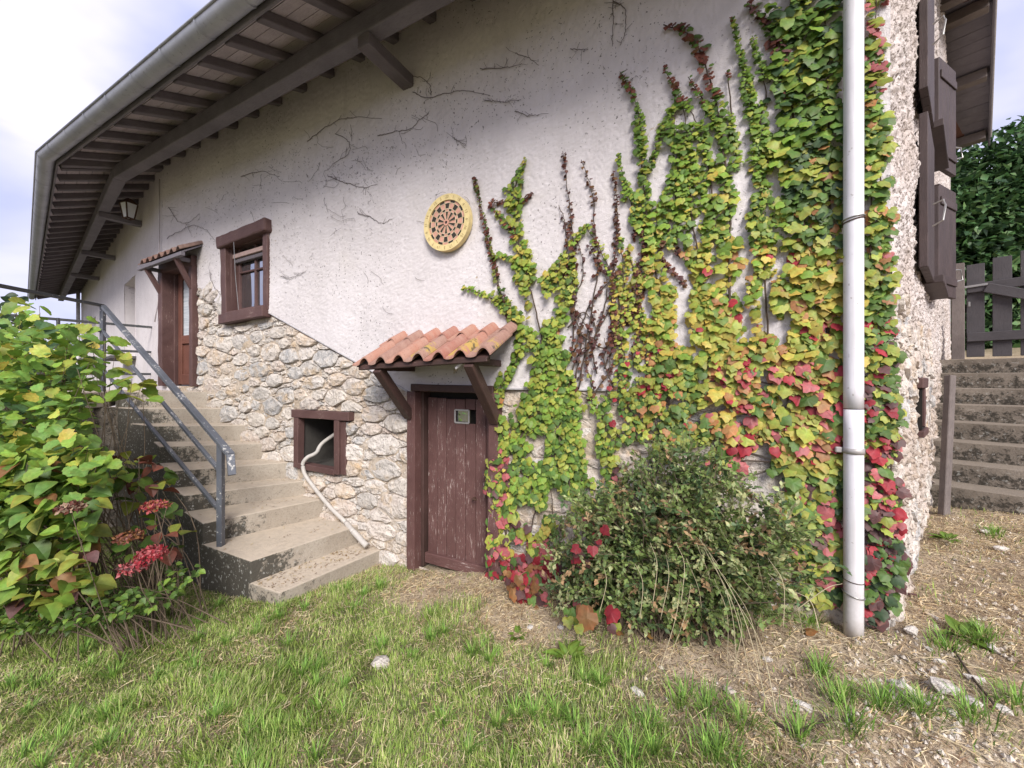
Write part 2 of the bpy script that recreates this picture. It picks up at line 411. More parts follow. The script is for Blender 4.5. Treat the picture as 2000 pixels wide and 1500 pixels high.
c = m.mix(m.math('MULTIPLY', ga, .75), c, (.085, .10, .035))
m.col(c); m.bump(n2, .02, 1.); MT['soil'] = m.m
# ============================================================ ground sheet
def axis(lo, hi, fine, far):
    a = list(np.arange(lo, hi + 1e-6, fine)); st = fine
    b = [hi]; 
    while b[-1] < far: st *= 1.35; b.append(b[-1] + st)
    st = fine; c = [lo]
    while c[-1] > -far: st *= 1.35; c.append(c[-1] - st)
    return np.array(c[1:][::-1] + a + b[1:])
gx = axis(-5.0, 6.5, .05, 400); gy = axis(.9, 6.0, .05, 400)
X, Y = np.meshgrid(gx, gy); P = np.stack([X.ravel(), Y.ravel(), np.zeros(X.size)], 1)
near = np.clip(1 - (np.hypot(P[:, 0] - .5, P[:, 1] - 3) - 8) / 6, 0, 1)
P[:, 2] = ground(P[:, 0], P[:, 1]) + ZC + (fbm(P, 1.7, 3, 3) - .5) * .10 * near + (fbm(P, 11, 3, 5) - .5) * .035 * near
nx, ny = len(gx), len(gy); i = np.arange((ny - 1) * (nx - 1)); r = i // (nx - 1); c = i % (nx - 1)
a = r * nx + c; FQ = np.stack([a, a + 1, a + 1 + nx, a + nx], 1)
def greenness(x, y):
    """0 bare and straw, 1 lush; follows the lawn in the photo"""
    x = np.asarray(x, float); y = np.asarray(y, float)
    q = np.stack([x, y, np.zeros_like(x)], -1)
    dist = DW - (-(x * NM[0] + y * NM[1]))               # metres in front of the main wall
    g = .95 - .50 * np.clip((x - .4) / .8, 0, 1) - .8 * np.clip(1 - (dist - .55) / .5, 0, 1) * (x > -1.6)
    g = g + (fbm(q, 1.9, 3, 21) - .5) * 1.7
    return np.clip(g, 0, 1)
gr_ = greenness(P[:, 0], P[:, 1]); far_ = np.clip((np.hypot(P[:, 0], P[:, 1]) - 9) / 5, 0, 1); gr_ = np.maximum(gr_, far_)
structure(mesh('ground', P, FQ, MT['soil'], smooth=True, attrs={'green': gr_}, piv=False))
def gh(x, y):
    q = np.stack([np.asarray(x, float), np.asarray(y, float), np.zeros_like(np.asarray(x, float))], -1)
    return ground(x, y) + ZC + (fbm(q, 1.7, 3, 3) - .5) * .10 + (fbm(q, 11, 3, 5) - .5) * .035

# ============================================================ farmhouse
house = thing('farmhouse', 'old farmhouse with rough white rendered wall, bare rubble stone base and wide wooden eaves', 'house', MM(0, 0, -1.6))
def inpoly(px, py, poly):
    r = np.zeros(px.shape, bool); n = len(poly)
    for i in range(n):
        x1, y1 = poly[i]; x2, y2 = poly[(i + 1) % n]
        c = ((y1 > py) != (y2 > py)) & (px < (x2 - x1) * (py - y1) / (y2 - y1 + 1e-12) + x1)
        r ^= c
    return r
def pxpoly(pts, off=0.): return [sz(x, y, off) for x, y in pts]
# openings in wall coordinates (s0, s1, z0, z1)
DOOR2 = (-5.09, -4.17, -.10, 1.52); WIN = (-3.45, -2.55, .78, 1.66)
CDOOR = (-.45, .46, -1.66, -.10)
VENT = (*[sz(590, 860)[0], sz(664, 860)[0]], sz(625, 912)[1], sz(625, 818)[1])
STONE_A = pxpoly([(386, 560), (400, 566), (425, 590), (447, 600), (449, 632), (500, 622), (533, 612), (735, 727), (812, 772), (812, 1230), (380, 1230), (330, 900)])
ZB = sz(1150, 761)[1]                      # lower edge of render right of the cellar door
TOPZ = lambda s: 3.02
def in_open(s, z, op, e=0.): return (s > op[0] + e) & (s < op[1] - e) & (z > op[2] + e) & (z < op[3] - e)
# --- render sheet
def svals(lo, hi):
    o = [lo]
    while o[-1] < hi:
        Yd = max(1.6, 3.27 - .4643 * o[-1]); o.append(o[-1] + .0034 * Yd)
    o[-1] = hi; return np.array(o)
ss = svals(SK, SCR); zz = np.concatenate([np.arange(-1.0, 1.9, .0105), np.arange(1.9, 3.4, .016)])
S, Z = np.meshgrid(ss, zz); S = S.ravel(); Z = Z.ravel()
Q = np.stack([S, np.zeros_like(S), Z], 1)
h = .030 + (fbm(Q, 1.3, 3, 9) - .5) * .03 + (fbm(Q * V(1, 1, 1.15), 92, 3, 2, .7) - .5) * .018 * (.65 + .5 * fbm(Q, 3, 2, 8))
nx, ny = len(ss), len(zz); i = np.arange((ny - 1) * (nx - 1)); r = i // (nx - 1); c = i % (nx - 1)
a = r * nx + c; FQ = np.stack([a, a + 1, a + 1 + nx, a + nx], 1)
sc_ = (S[FQ[:, 0]] + S[FQ[:, 1]]) / 2; zc_ = (Z[FQ[:, 0]] + Z[FQ[:, 2]]) / 2
kill = inpoly(sc_, zc_, STONE_A) | in_open(sc_, zc_, DOOR2) | in_open(sc_, zc_, WIN) | in_open(sc_, zc_, CDOOR)
kill |= (sc_ > CDOOR[1] - .02) & (zc_ < ZB) | (zc_ > 3.3) 
FQ = FQ[~kill]
used = np.unique(FQ); rm = -np.ones(len(S), int); rm[used] = np.arange(len(used)); FQ = rm[FQ]; S = S[used]; Z = Z[used]; h = h[used]
pts = MM.o[None] + S[:, None] * MM.d + h[:, None] * MM.n
mesh('rendered_wall', np.column_stack([pts, Z + ZC]), FQ, MT['render'], house, smooth=True)
# --- mortar bed behind the stones, whole wall, with openings
def wallgrid(name, M, s0, s1, ds, z0, z1, dz, off, amp, scs, mat, kill=None, seed=0, topf=None, attrs=None):
    ss = np.linspace(s0, s1, int((s1 - s0) / ds) + 2); zz = np.linspace(z0, z1, int((z1 - z0) / dz) + 2)
    S, Z = np.meshgrid(ss, zz); S = S.ravel(); Z = Z.ravel()
    if topf is not None: k = (Z - z0) / (z1 - z0); Z = z0 + k * (topf(S) - z0)
    Q = np.stack([S, np.full_like(S, seed * 5.), Z], 1); h = np.full_like(S, off)
    for am, sc, oc in scs: h = h + (fbm(Q, sc, oc, seed, .6) - .5) * am
    nx, ny = len(ss), len(zz); i = np.arange((ny - 1) * (nx - 1)); r = i // (nx - 1); c = i % (nx - 1)
    a = r * nx + c; FQ = np.stack([a, a + 1, a + 1 + nx, a + nx], 1)
    if kill is not None:
        k = kill((S[FQ[:, 0]] + S[FQ[:, 1]]) / 2, (Z[FQ[:, 0]] + Z[FQ[:, 2]]) / 2); FQ = FQ[~k]
    used = np.unique(FQ); rm = -np.ones(len(S), int); rm[used] = np.arange(len(used)); FQ = rm[FQ]; S = S[used]; Z = Z[used]; h = h[used]
    pts = M.o[None] + S[:, None] * M.d + h[:, None] * M.n
    return mesh(name, np.column_stack([pts, Z + ZC]), FQ, mat, house, smooth=True)
wallgrid('mortar_bed', MM, SK, SCR, .02, -1.95, 1.75, .02, .006, 0, [(.030, 14, 3), (.05, 2.5, 2)], MT['mortar'],
         lambda s, z: in_open(s, z, DOOR2) | in_open(s, z, WIN) | in_open(s, z, VENT) | in_open(s, z, CDOOR), 4)
# --- rubble stones: power cells clipped to shapes
def clip(poly, a, b, c):                   # keep a*x+b*y<=c
    out = []; n = len(poly)
    for i in range(n):
        p, q = poly[i], poly[(i + 1) % n]; dp = a * p[0] + b * p[1] - c; dq = a * q[0] + b * q[1] - c
        if dp <= 0: out.append(p)
        if (dp < 0 < dq) or (dq < 0 < dp):
            t = dp / (dp - dq); out.append((p[0] + (q[0] - p[0]) * t, p[1] + (q[1] - p[1]) * t))
    return out
def power_cells(inside, box, radii, tries, aniso=1.45, seed=1):
    rg = random.Random(seed); pts = []; grid = {}
    s0, s1, z0, z1 = box; gs = .12
    for rad in radii:
        for _ in range(int(tries * (s1 - s0) * (z1 - z0) * (.07 / rad) ** 1.3)):
            x = rg.uniform(s0, s1); y = rg.uniform(z0, z1)
            if not inside(x, y): continue
            rr = rad * rg.uniform(.85, 1.15); ok = True; cx, cy = int(x / gs), int(y / gs)
            for ax in (-3, -2, -1, 0, 1, 2, 3):
                for ay in (-2, -1, 0, 1, 2):
                    for (u, w, r2) in grid.get((cx + ax, cy + ay), ()):
                        if ((u - x) / aniso) ** 2 + (w - y) ** 2 < ((rr + r2) * .86) ** 2: ok = False; break
                    if not ok: break
                if not ok: break
            if ok: pts.append((x, y, rr)); grid.setdefault((cx, cy), []).append((x, y, rr))
    cells = []
    for key in list(grid): grid[key] = [(u, w, q * (.72 + .56 * _h(int(u * 5000), int(w * 5000), 7, seed))) for (u, w, q) in grid[key]]
    pts = [q for v_ in grid.values() for q in v_]
    for i, (x, y, r_) in enumerate(pts):
        R_ = r_ * 1.9; poly = [(-R_ , -R_), (R_, -R_), (R_, R_), (-R_, R_)]      # in squeezed space
        cx, cy = int(x / gs), int(y / gs)
        for ax in range(-5, 6):
            for ay in range(-4, 5):
                for (u, w, r2) in grid.get((cx + ax, cy + ay), ()):
                    dx, dy = (u - x) / aniso, w - y; d2 = dx * dx + dy * dy
                    if d2 < 1e-9 or d2 > (R_ + r2 * 2.2) ** 2 * 1.6: continue
                    poly = clip(poly, dx, dy, (d2 + r_ * r_ - r2 * r2) / 2)
                    if not poly: break
        if len(poly) > 2: cells.append((x, y, r_, [(x + a * aniso, y + b) for a, b in poly]))
    return cells
STC = [(.53, .48, .43), (.58, .52, .46), (.45, .42, .39), (.55, .48, .43), (.52, .42, .33), (.38, .375, .375), (.60, .55, .51), (.54, .45, .39)]
def stone_mesh(poly, M, rg, depth=.03, proud=.03, colr=None, inset=.0045):
    P = np.array(poly); c = P.mean(0); out = []
    n = len(P); per = [np.linalg.norm(P[(i + 1) % n] - P[i]) for i in range(n)]; tot = sum(per)
    if tot < .09: return None
    P = np.array([P[i] for i in range(n) if per[i] > .06 * tot / 3 or i % 2]); n = len(P)
    if n < 3: return None
    per = [np.linalg.norm(P[(i + 1) % n] - P[i]) for i in range(n)]; tot = sum(per); m = 12
    cuts = [1] * n
    while sum(cuts) < m:
        i = max(range(n), key=lambda q: per[q] / cuts[q]); cuts[i] += 1
    for i in range(n):
        for k in range(cuts[i]): out.append(P[i] + (P[(i + 1) % n] - P[i]) * k / cuts[i])
    m = len(out)
    O = np.array(out); d = O - c; L = np.linalg.norm(d, axis=1)[:, None] + 1e-9
    mid = (np.roll(O, 1, 0) + np.roll(O, -1, 0)) / 2; O = O * .84 + mid * .16
    O = O - d / L * (inset * (.3 + 2.2 * np.array([rg.random() for _ in O])))[:, None]
    w = math.sqrt(abs(sum(O[i][0] * O[(i + 1) % m][1] - O[(i + 1) % m][0] * O[i][1] for i in range(m))) / 2)
    hh = proud * rg.uniform(.55, 1.15) * min(1.3, max(.5, w / .10)); tx, ty = rg.uniform(-.18, .18), rg.uniform(-.10, .22)
    rings = [(1.0, -depth), (1.0, hh * .45), (.93, hh * .85), (.62, hh * 1.0)]
    v = []
    for s, z in rings:
        for q in O:
            e = c + (q - c) * s; zz = z + (0 if z < 0 else ((e - c)[0] * tx + (e - c)[1] * -ty) * .7 + rg.uniform(-.004, .004) * (1 if s > .95 else 2.2))
            v.append((e[0], zz, e[1]))
    v.append((c[0], hh * rg.uniform(.9, 1.25), c[1]))
    f = []
    for r in range(3):
        for j in range(m): f.append([r * m + j, r * m + (j + 1) % m, (r + 1) * m + (j + 1) % m, (r + 1) * m + j])
    for j in range(m): f.append([3 * m + j, 3 * m + (j + 1) % m, 4 * m])
    V_ = np.array([M(*q) for q in v]); col = colr or STC[rg.randrange(len(STC))]; b = rg.uniform(.85, 1.12)
    return V_, f, tuple(x * b for x in col), w
DG0, DG1 = sz(531, 612), sz(812, 771)
def trim(poly, ops):
    for (s0, s1, z0, z1) in ops:
        P_ = np.array(poly)
        if len(P_) < 3: return poly
        lo, hi = P_.min(0), P_.max(0)
        if hi[0] <= s0 or lo[0] >= s1 or hi[1] <= z0 or lo[1] >= z1: continue
        c = P_.mean(0); cand = [(s0 - c[0], (1, 0, s0)), (c[0] - s1, (-1, 0, -s1)), (z0 - c[1], (0, 1, z0)), (c[1] - z1, (0, -1, -z1))]
        poly = clip(poly, *max(cand)[1])
    return poly
def build_stones(cells, M, maxn, seed, weight=None, ops=(), ymax=None, lines=False, xr=None, **kw):
    rg = random.Random(seed); L = []
    for x, y, r_, poly in cells:
        poly = trim(poly, ops)
        if lines and x > DG0[0] - .05:
            dd = (DG1[0] - DG0[0], DG1[1] - DG0[1]); nn_ = (-dd[1], dd[0]); nl = math.hypot(*nn_); nn_ = (nn_[0] / nl, nn_[1] / nl)
            poly = clip(poly, nn_[0], nn_[1], nn_[0] * DG0[0] + nn_[1] * DG0[1] - .012)
        if xr: poly = clip(clip(poly, -1, 0, -xr[0]), 1, 0, xr[1])
        if ymax is not None: poly = clip(poly, 0, 1, ymax)
        if len(poly) < 3: continue
        t = stone_mesh(poly, M, rg, **kw)
        if t is None: continue
        w = t[3] / max(1.5, np.linalg.norm(np.array(M(x, 0, 0))[:2])) * (weight(x, y) if weight else 1)
        L.append((w, t))
    L.sort(key=lambda q: -q[0])
    for w, (v, f, c, _) in L[:maxn]:
        mesh('stone', v, f, MT['stone'], house, attrs={'col': np.tile(c, (len(v), 1))}, smooth=False)
    if L[maxn:]:
        B = Bag()
        for w, (v, f, c, _) in L[maxn:]: B.add(v, f, col=c)
        stuff(B.out('small_stones', MT['stone'], house))
    return len(L)
STAIRW = [(-.449 - 5, -3)]
Wp = [V(-1.204, 3.644), V(-1.467, 3.78), V(-1.93, 4.023), V(-2.19, 4.16), V(-2.43, 4.284), V(-2.77, 4.464), V(-3.117, 4.645), V(-3.51, 4.851), V(-3.87, 5.04)]
Op = [V(-1.727, 2.89), V(-2.037, 3.03), V(-2.655, 3.34), V(-3.06, 3.63), V(-3.42, 3.87), V(-3.85, 4.25), V(-4.22, 4.58), V(-4.76, 4.85), V(-5.14, 5.04)]
Zs = [-1.59, -1.42, -1.240, -1.09, -.92, -.74, -.556, -.37, -.166]
Ws = [((w - P0) @ DM) for w in Wp]
def tread_at(s):
    z = -1.75
    for w, zt in zip(Ws, Zs):
        if s < w: z = zt
    return z
PA = np.array(STONE_A)
def insA(s, z):
    if not inpoly(np.array([s]), np.array([z]), STONE_A)[0]: return False
    if s > CDOOR[0] - .035: return False
    if z < tread_at(s) - .06: return False
    for op, e in ((DOOR2, -.03), (WIN, -.05), (VENT, -.05)):
        if in_open(s, z, op, e): return False
    return True
cA = power_cells(insA, (-4.25, -.44, -1.75, 1.2), (.090, .066, .048, .034, .024, .017), 320, 1.95, 5)
def grow(o, e, f=0): return (o[0] - e, o[1] + e, o[2] - e - f, o[3] + e)
OPS = [grow(DOOR2, .01), grow(WIN, .03, .10), grow(VENT, .055), grow(CDOOR, .005, .2), (VENT[0] - .12, VENT[1] + .22, VENT[3], VENT[3] + .09)]
nA = build_stones(cA, MM, 225, 3, ops=OPS, lines=True, proud=.030)
def insB(s, z): return CDOOR[1] + .06 < s < SCR - .02 and -1.55 < z < ZB - .02
cB = power_cells(insB, (.4, SCR, -1.6, ZB), (.085, .062, .045, .03), 150, 1.9, 9)
nB = build_stones(cB, MM, 50, 4, ops=OPS, ymax=ZB - .012, xr=(0, SCR + .008), proud=.018)
print('stones', nA, nB)
# clean lower edge of the render (its lip), three runs
def lip(a, b, w=.016, o0=.0, o1=.036, mat='bead'):
    s0, z0 = a; s1, z1 = b
    beam('render_lip', MM(s0, (o0 + o1) / 2, z0), MM(s1, (o0 + o1) / 2, z1), o1 - o0, w, MT[mat], house, L=.12, bevel=.003, amp=.0015)
lip(sz(531, 612), sz(735, 727)); lip(sz(735, 727), sz(812, 771)); lip((CDOOR[1] + .02, ZB), (SCR - .01, ZB))
# ragged top of the bare stone by the upper door
B = Bag(); rg = random.Random(5)
for px, py, w in ((394, 573, 9), (404, 578, 10), (415, 587, 10), (427, 596, 10), (439, 600, 8), (447, 606, 7)):
    s, z = sz(px, py); r_ = w / F * 5.1
    for k in range(3):
        ss_, zz_ = s + rg.uniform(-1, 1) * r_ * .5, z + rg.uniform(-.5, .5) * r_
        t = stone_mesh([(ss_ - r_, zz_ - r_ * .5), (ss_ + r_, zz_ - r_ * .6), (ss_ + r_ * .8, zz_ + r_ * .4), (ss_ - r_ * .7, zz_ + r_ * .5)], MM, rg, proud=.045, colr=(.13, .11, .10))
        if t: B.add(t[0], t[1], col=t[2])
stuff(B.out('broken_mortar_edge', MT['stone'], house))
# dark rooms behind the openings
def room(name, M, op, o0, o1, mat, floor=None):
    s0, s1, z0, z1 = op; c = []
    for z in (z0, z1):
        for s, o in ((s0, o1), (s1, o1), (s1, o0), (s0, o0)): c.append(M(s, o, z))
    f = [[3, 2, 1, 0][::-1], [4, 5, 6, 7], [1, 2, 6, 5], [0, 1, 5, 4], [3, 0, 4, 7]]
    return mesh(name, c, f, mat, house)
room('cellar_interior', MM, (VENT[0], VENT[1], VENT[2], VENT[3]), 0., -1.3, MT['inner_wall'])
wv = 'cellar_interior'
b_ = None if 1 else beam('vent_shaft_shadow_board', MM(VENT[0] + .17, -.41, (VENT[2] + VENT[3]) / 2), MM(VENT[1], -.41, (VENT[2] + VENT[3]) / 2), .02, .46, MT['dark'], house, L=0, amp=0)
# ---------------- vent window
vent = sub('vent_window', house, MM((VENT[0] + VENT[1]) / 2, 0, VENT[2])); vent['label'] = 'small open vent window with flaking red-brown wooden frame'
s0, s1, z0, z1 = VENT
beam('lintel', MM(s0 - .09, .02, z1 + .045), MM(s1 + .20, .02, z1 + .05), .09, .085, MT['frame_wood'], vent, amp=.006, L=.08)
beam('jamb', MM(s0 - .025, .02, z0 - .03), MM(s0 - .02, .02, z1 + .005), .08, .075, MT['frame_wood'], vent, up=(*DM, 0), amp=.006, L=.08)
beam('jamb', MM(s1 + .022, .02, z0 - .03), MM(s1 + .022, .02, z1 + .005), .09, .07, MT['frame_wood'], vent, up=(*DM, 0), amp=.006, L=.08)
beam('jamb', MM(s1 + .095, .01, z0 - .03), MM(s1 + .09, .01, z1 + .0), .06, .07, MT['frame_wood'], vent, up=(*DM, 0), amp=.009, L=.08)
beam('sill', MM(s0 + .015, .02, z0 - .005), MM(s1 - .01, .02, z0 - .012), .09, .06, MT['frame_wood'], vent, amp=.006, L=.08)
# ---------------- upper window
win = sub('window', house, MM(-3, 0, WIN[2])); win['label'] = 'small window in heavy brown oak frame with half raised roller blind'
s0, s1, z0, z1 = WIN
beam('lintel', MM(s0 - .07, .045, z1 + .02), MM(s1 + .05, .045, z1 + .075), .13, .15, MT['frame_wood'], win, amp=.014, L=.07, bevel=.02, nsc=7)
beam('jamb', MM(s0 + .04, .02, z0 - .10), MM(s0 + .01, .02, z1 - .03), .10, .11, MT['frame_wood'], win, up=(*DM, 0), amp=.010, L=.09)
beam('jamb', MM(s1 - .03, .01, z0 - .0), MM(s1 - .035, .01, z1 + .01), .09, .085, MT['frame_wood'], win, up=(*DM, 0), amp=.008, L=.09)
beam('sill', MM(s0 - .03, .035, z0 - .045), MM(s1, .035, z0 - .015), .14, .12, MT['frame_wood'], win, amp=.012, L=.08)
a0, a1, b0, b1 = s0 + .09, s1 - .08, z0 + .04, z1 - .03
for nm, p, q, w, hh, up in (('reveal_board', MM(a0 - .015, -.07, b0), MM(a0 - .015, -.07, b1), .17, .03, (*DM, 0)), ('reveal_board', MM(a1 + .015, -.07, b0), MM(a1 + .015, -.07, b1), .17, .03, (*DM, 0)),
                           ('inner_sill', MM(a0, -.07, b0 - .02), MM(a1, -.07, b0), .17, .04, (0, 0, 1)), ('head_board', MM(a0, -.07, b1 + .01), MM(a1, -.07, b1 + .02), .17, .04, (0, 0, 1))):
    beam(nm, p, q, w, hh, MT['frame_wood'], win, up=up, L=.2, amp=.002)
sash = sub('sash', win, MM(-3, -.12, z0))
t0 = b1 - .0
for sx in (a0 + .03, a1 - .03): beam('stile', MM(sx, -.075, b0), MM(sx, -.075, t0), .04, .055, MT['frame_wood'], sash, up=(*DM, 0), L=0, amp=0)
for sx in ((a0 + a1) / 2 + .02,): beam('mullion', MM(sx, -.07, b0), MM(sx, -.07, t0), .03, .035, MT['frame_wood'], sash, up=(*DM, 0), L=0, amp=0)
beam('rail', MM(a0, -.075, b0 + .03), MM(a1, -.075, b0 + .03), .04, .06, MT['frame_wood'], sash, L=0, amp=0)
beam('glazing_bar', MM(a0, -.068, b0 + .50), MM(a1, -.068, b0 + .50), .03, .024, MT['frame_wood'], sash, L=0, amp=0)
mid = (a0 + a1) / 2 + .02
for (u0, u1) in ((a0 + .05, mid - .018), (mid + .018, a1 - .05)):
    for (w0, w1) in ((b0 + .06, b0 + .49), (b0 + .51, t0)):
        ti = random.uniform(-.002, .002)
        mesh('pane', [MM(u0, -.08, w0), MM(u1, -.08 + ti, w0), MM(u1, -.08 + ti, w1), MM(u0, -.08, w1)], [[0, 1, 2, 3]], MT['glass'], sash)
beam('roller_blind', MM(a0, -.02, b1 - .115), MM(a1, -.02, b1 - .10), .04, .055, MT['blind'], win, L=0, amp=0)
beam('blind_housing', MM(a0, -.045, b1 - .17), MM(a1, -.045, b1 - .155), .05, .05, MT['rafter'], win, L=0, amp=0)
v, f = tube([MM((a0 + a1) / 2 - .14, .10, z1 + .02), MM((a0 + a1) / 2 - .12, .09, z0 + .45), MM((a0 + a1) / 2 - .06, .085, z0 + .02)], .0035, 5)
mesh('hanging_wire', v, f, MT['wire'], win)
# ---------------- upper door with frame
d2 = sub('upper_door', house, MM(-4.6, 0, -.1)); d2['label'] = 'narrow panelled brown door with tall frosted glass light at the top of the stairs'
s0, s1, z0, z1 = DOOR2
beam('jamb', MM(s0 + .055, .02, z0), MM(s0 + .05, .02, z1), .15, .12, MT['frame_wood'], d2, up=(*DM, 0), amp=.008, L=.15)
beam('jamb', MM(s1 - .035, .02, z0), MM(s1 - .045, .02, z1), .12, .08, MT['frame_wood'], d2, up=(*DM, 0), amp=.007, L=.15)
beam('lintel', MM(s0, .02, z1 + .05), MM(s1, .02, z1 + .05), .14, .14, MT['frame_wood'], d2, amp=.006)
a0, a1 = s0 + .11, s1 - .07
beam('reveal_board', MM(a0 + .01, -.085, z0), MM(a0 + .01, -.085, z1), .09, .03, MT['frame_wood'], d2, up=(*DM, 0))
leaf = sub('door_leaf', d2, MM((a0 + a1) / 2, -.1, z0))
dw = a1 - a0
for sx in (a0 + .09, a1 - .045): beam('stile', MM(sx, -.10, z0 + .02), MM(sx, -.10, z1), .045, .09, MT['door_inner'], leaf, up=(*DM, 0), L=0, amp=0)
for zz_, hh in ((z0 + .09, .15), (z0 + .66, .12), (z1 - .05, .10)): beam('rail', MM(a0 + .13, -.10, zz_), MM(a1 - .085, -.10, zz_), .04, hh, MT['door_inner'], leaf, L=0, amp=0)
mm = (a0 + a1) / 2 + .02
beam('mullion', MM(mm, -.10, z0 + .16), MM(mm, -.10, z0 + .60), .035, .05, MT['door_inner'], leaf, up=(*DM, 0), L=0, amp=0)
for u0, u1 in ((a0 + .13, mm - .025), (mm + .025, a1 - .085)):
    beam('panel', MM((u0 + u1) / 2, -.115, z0 + .16), MM((u0 + u1) / 2, -.115, z0 + .60), .02, u1 - u0, MT['door_inner'], leaf, up=(*DM, 0), L=0, amp=0)
mesh('glass_light', [MM(a0 + .13, -.105, z0 + .71), MM(a1 - .085, -.105, z0 + .71), MM(a1 - .085, -.105, z1 - .09), MM(a0 + .13, -.105, z1 - .09)], [[0, 1, 2, 3]], MT['frost'], leaf)
for sx in (a0 + .14, a1 - .10): beam('glazing_bead', MM(sx, -.085, z0 + .71), MM(sx, -.085, z1 - .09), .015, .018, MT['door_inner'], leaf, up=(*DM, 0), L=0, amp=0)
# ---------------- cellar door
cdr = sub('cellar_door', house, MM(0, 0, -1.62)); cdr['label'] = 'low weathered brown plank door with flaking paint and a tiny pane'
s0, s1, z0, z1 = CDOOR
beam('jamb', MM(s0 + .045, .015, z0 - .05), MM(s0 + .05, .015, z1 - .01), .12, .09, MT['door_wood'], cdr, up=(*DM, 0), amp=.006, L=.12)
beam('jamb', MM(s1 - .03, .015, z0 + .05), MM(s1 - .03, .015, z1 - .01), .12, .09, MT['door_wood'], cdr, up=(*DM, 0), amp=.006, L=.12)
beam('lintel', MM(s0 + .05, .03, z1 + .025), MM(s1 - .03, .03, z1 + .015), .09, .06, MT['brace_wood'], cdr, amp=.005)
beam('reveal_board', MM(s0 + .105, -.06, z0), MM(s0 + .105, -.06, z1), .10, .03, MT['brace_wood'], cdr, up=(*DM, 0))
beam('head_board', MM(s0 + .1, -.05, z1 + .0), MM(s1 - .05, -.05, z1), .10, .03, MT['brace_wood'], cdr)
mesh('dark_backing', [MM(s0, -.125, z0), MM(s1, -.125, z0), MM(s1, -.125, z1 + .05), MM(s0, -.125, z1 + .05)], [[0, 1, 2, 3]], MT['dark'], cdr)
a0, a1 = s0 + .125, s1 - .075; NP = 7; wpk = (a1 - a0) / NP; rg = random.Random(8)
PANE = (sz(889, 813, -.06)[0], sz(916, 813, -.06)[0], sz(903, 826, -.06)[1], sz(903, 801, -.06)[1])
for k in range(NP):
    u = a0 + wpk * (k + .5); w = wpk - .005; o = -.075 + rg.uniform(-.0015, .0015); zt = z1 - .07 + rg.uniform(-.006, .006); zb = z0 + .075 + .0 * k
    overlap = min(u + w / 2, PANE[1]) - max(u - w / 2, PANE[0])
    if overlap > .02:
        beam('plank', MM(u, o, PANE[3] + .005), MM(u, o, zt), .022, w, MT['door_wood'], cdr, up=(*DM, 0), amp=.0015, L=.2, bevel=.003)
        beam('plank', MM(u, o, zb), MM(u, o, PANE[2] - .005), .022, w, MT['door_wood'], cdr, up=(*DM, 0), amp=.0015, L=.2, bevel=.003)
    else: beam('plank', MM(u, o, zb), MM(u, o, zt), .022, w, MT['door_wood'], cdr, up=(*DM, 0), amp=.0015, L=.2, bevel=.003)
beam('bottom_board', MM(a0 - .01, -.050, z0 + .075), MM(a1 + .02, -.045, z0 + .085), .035, .09, MT['door_wood'], cdr, amp=.004, L=.1)
pane = sub('pane', cdr, MM(PANE[0], -.06, PANE[2]))
mesh('glass', [MM(PANE[0], -.075, PANE[2]), MM(PANE[1], -.075, PANE[2]), MM(PANE[1], -.075, PANE[3]), MM(PANE[0], -.075, PANE[3])], [[0, 1, 2, 3]], MT['glass'], pane)
for p, q in (((PANE[0], PANE[2]), (PANE[1], PANE[2])), ((PANE[0], PANE[3]), (PANE[1], PANE[3])), ((PANE[0], PANE[2]), (PANE[0], PANE[3])), ((PANE[1], PANE[2]), (PANE[1], PANE[3]))):
    beam('metal_edge', MM(p[0], -.058, p[1]), MM(q[0], -.058, q[1]), .014, .010, MT['metal'], pane, up=(*NM, 0), L=0, bevel=.002, amp=0)
s, z = sz(925, 973, -.04)
v, f = tube([MM(s, -.06, z), MM(s, -.02, z), MM(s + .005, -.012, z), MM(s + .045, -.012, z + .002)], .008, 6); mesh('handle', v, f, MT['rust'], cdr)
s, z = sz(961, 943, -.04); beam('keeper', MM(s, -.03, z - .02), MM(s, -.03, z + .02), .02, .02, MT['rust'], cdr, up=(*DM, 0), L=0)
s, z = sz(964, 968, -.02); v, f = tube([MM(s, -.01, z - .055), MM(s, .012, z - .02), MM(s, .014, z + .02), MM(s, -.01, z + .055)], .007, 6); mesh('latch', v, f, MT['metal'], cdr)
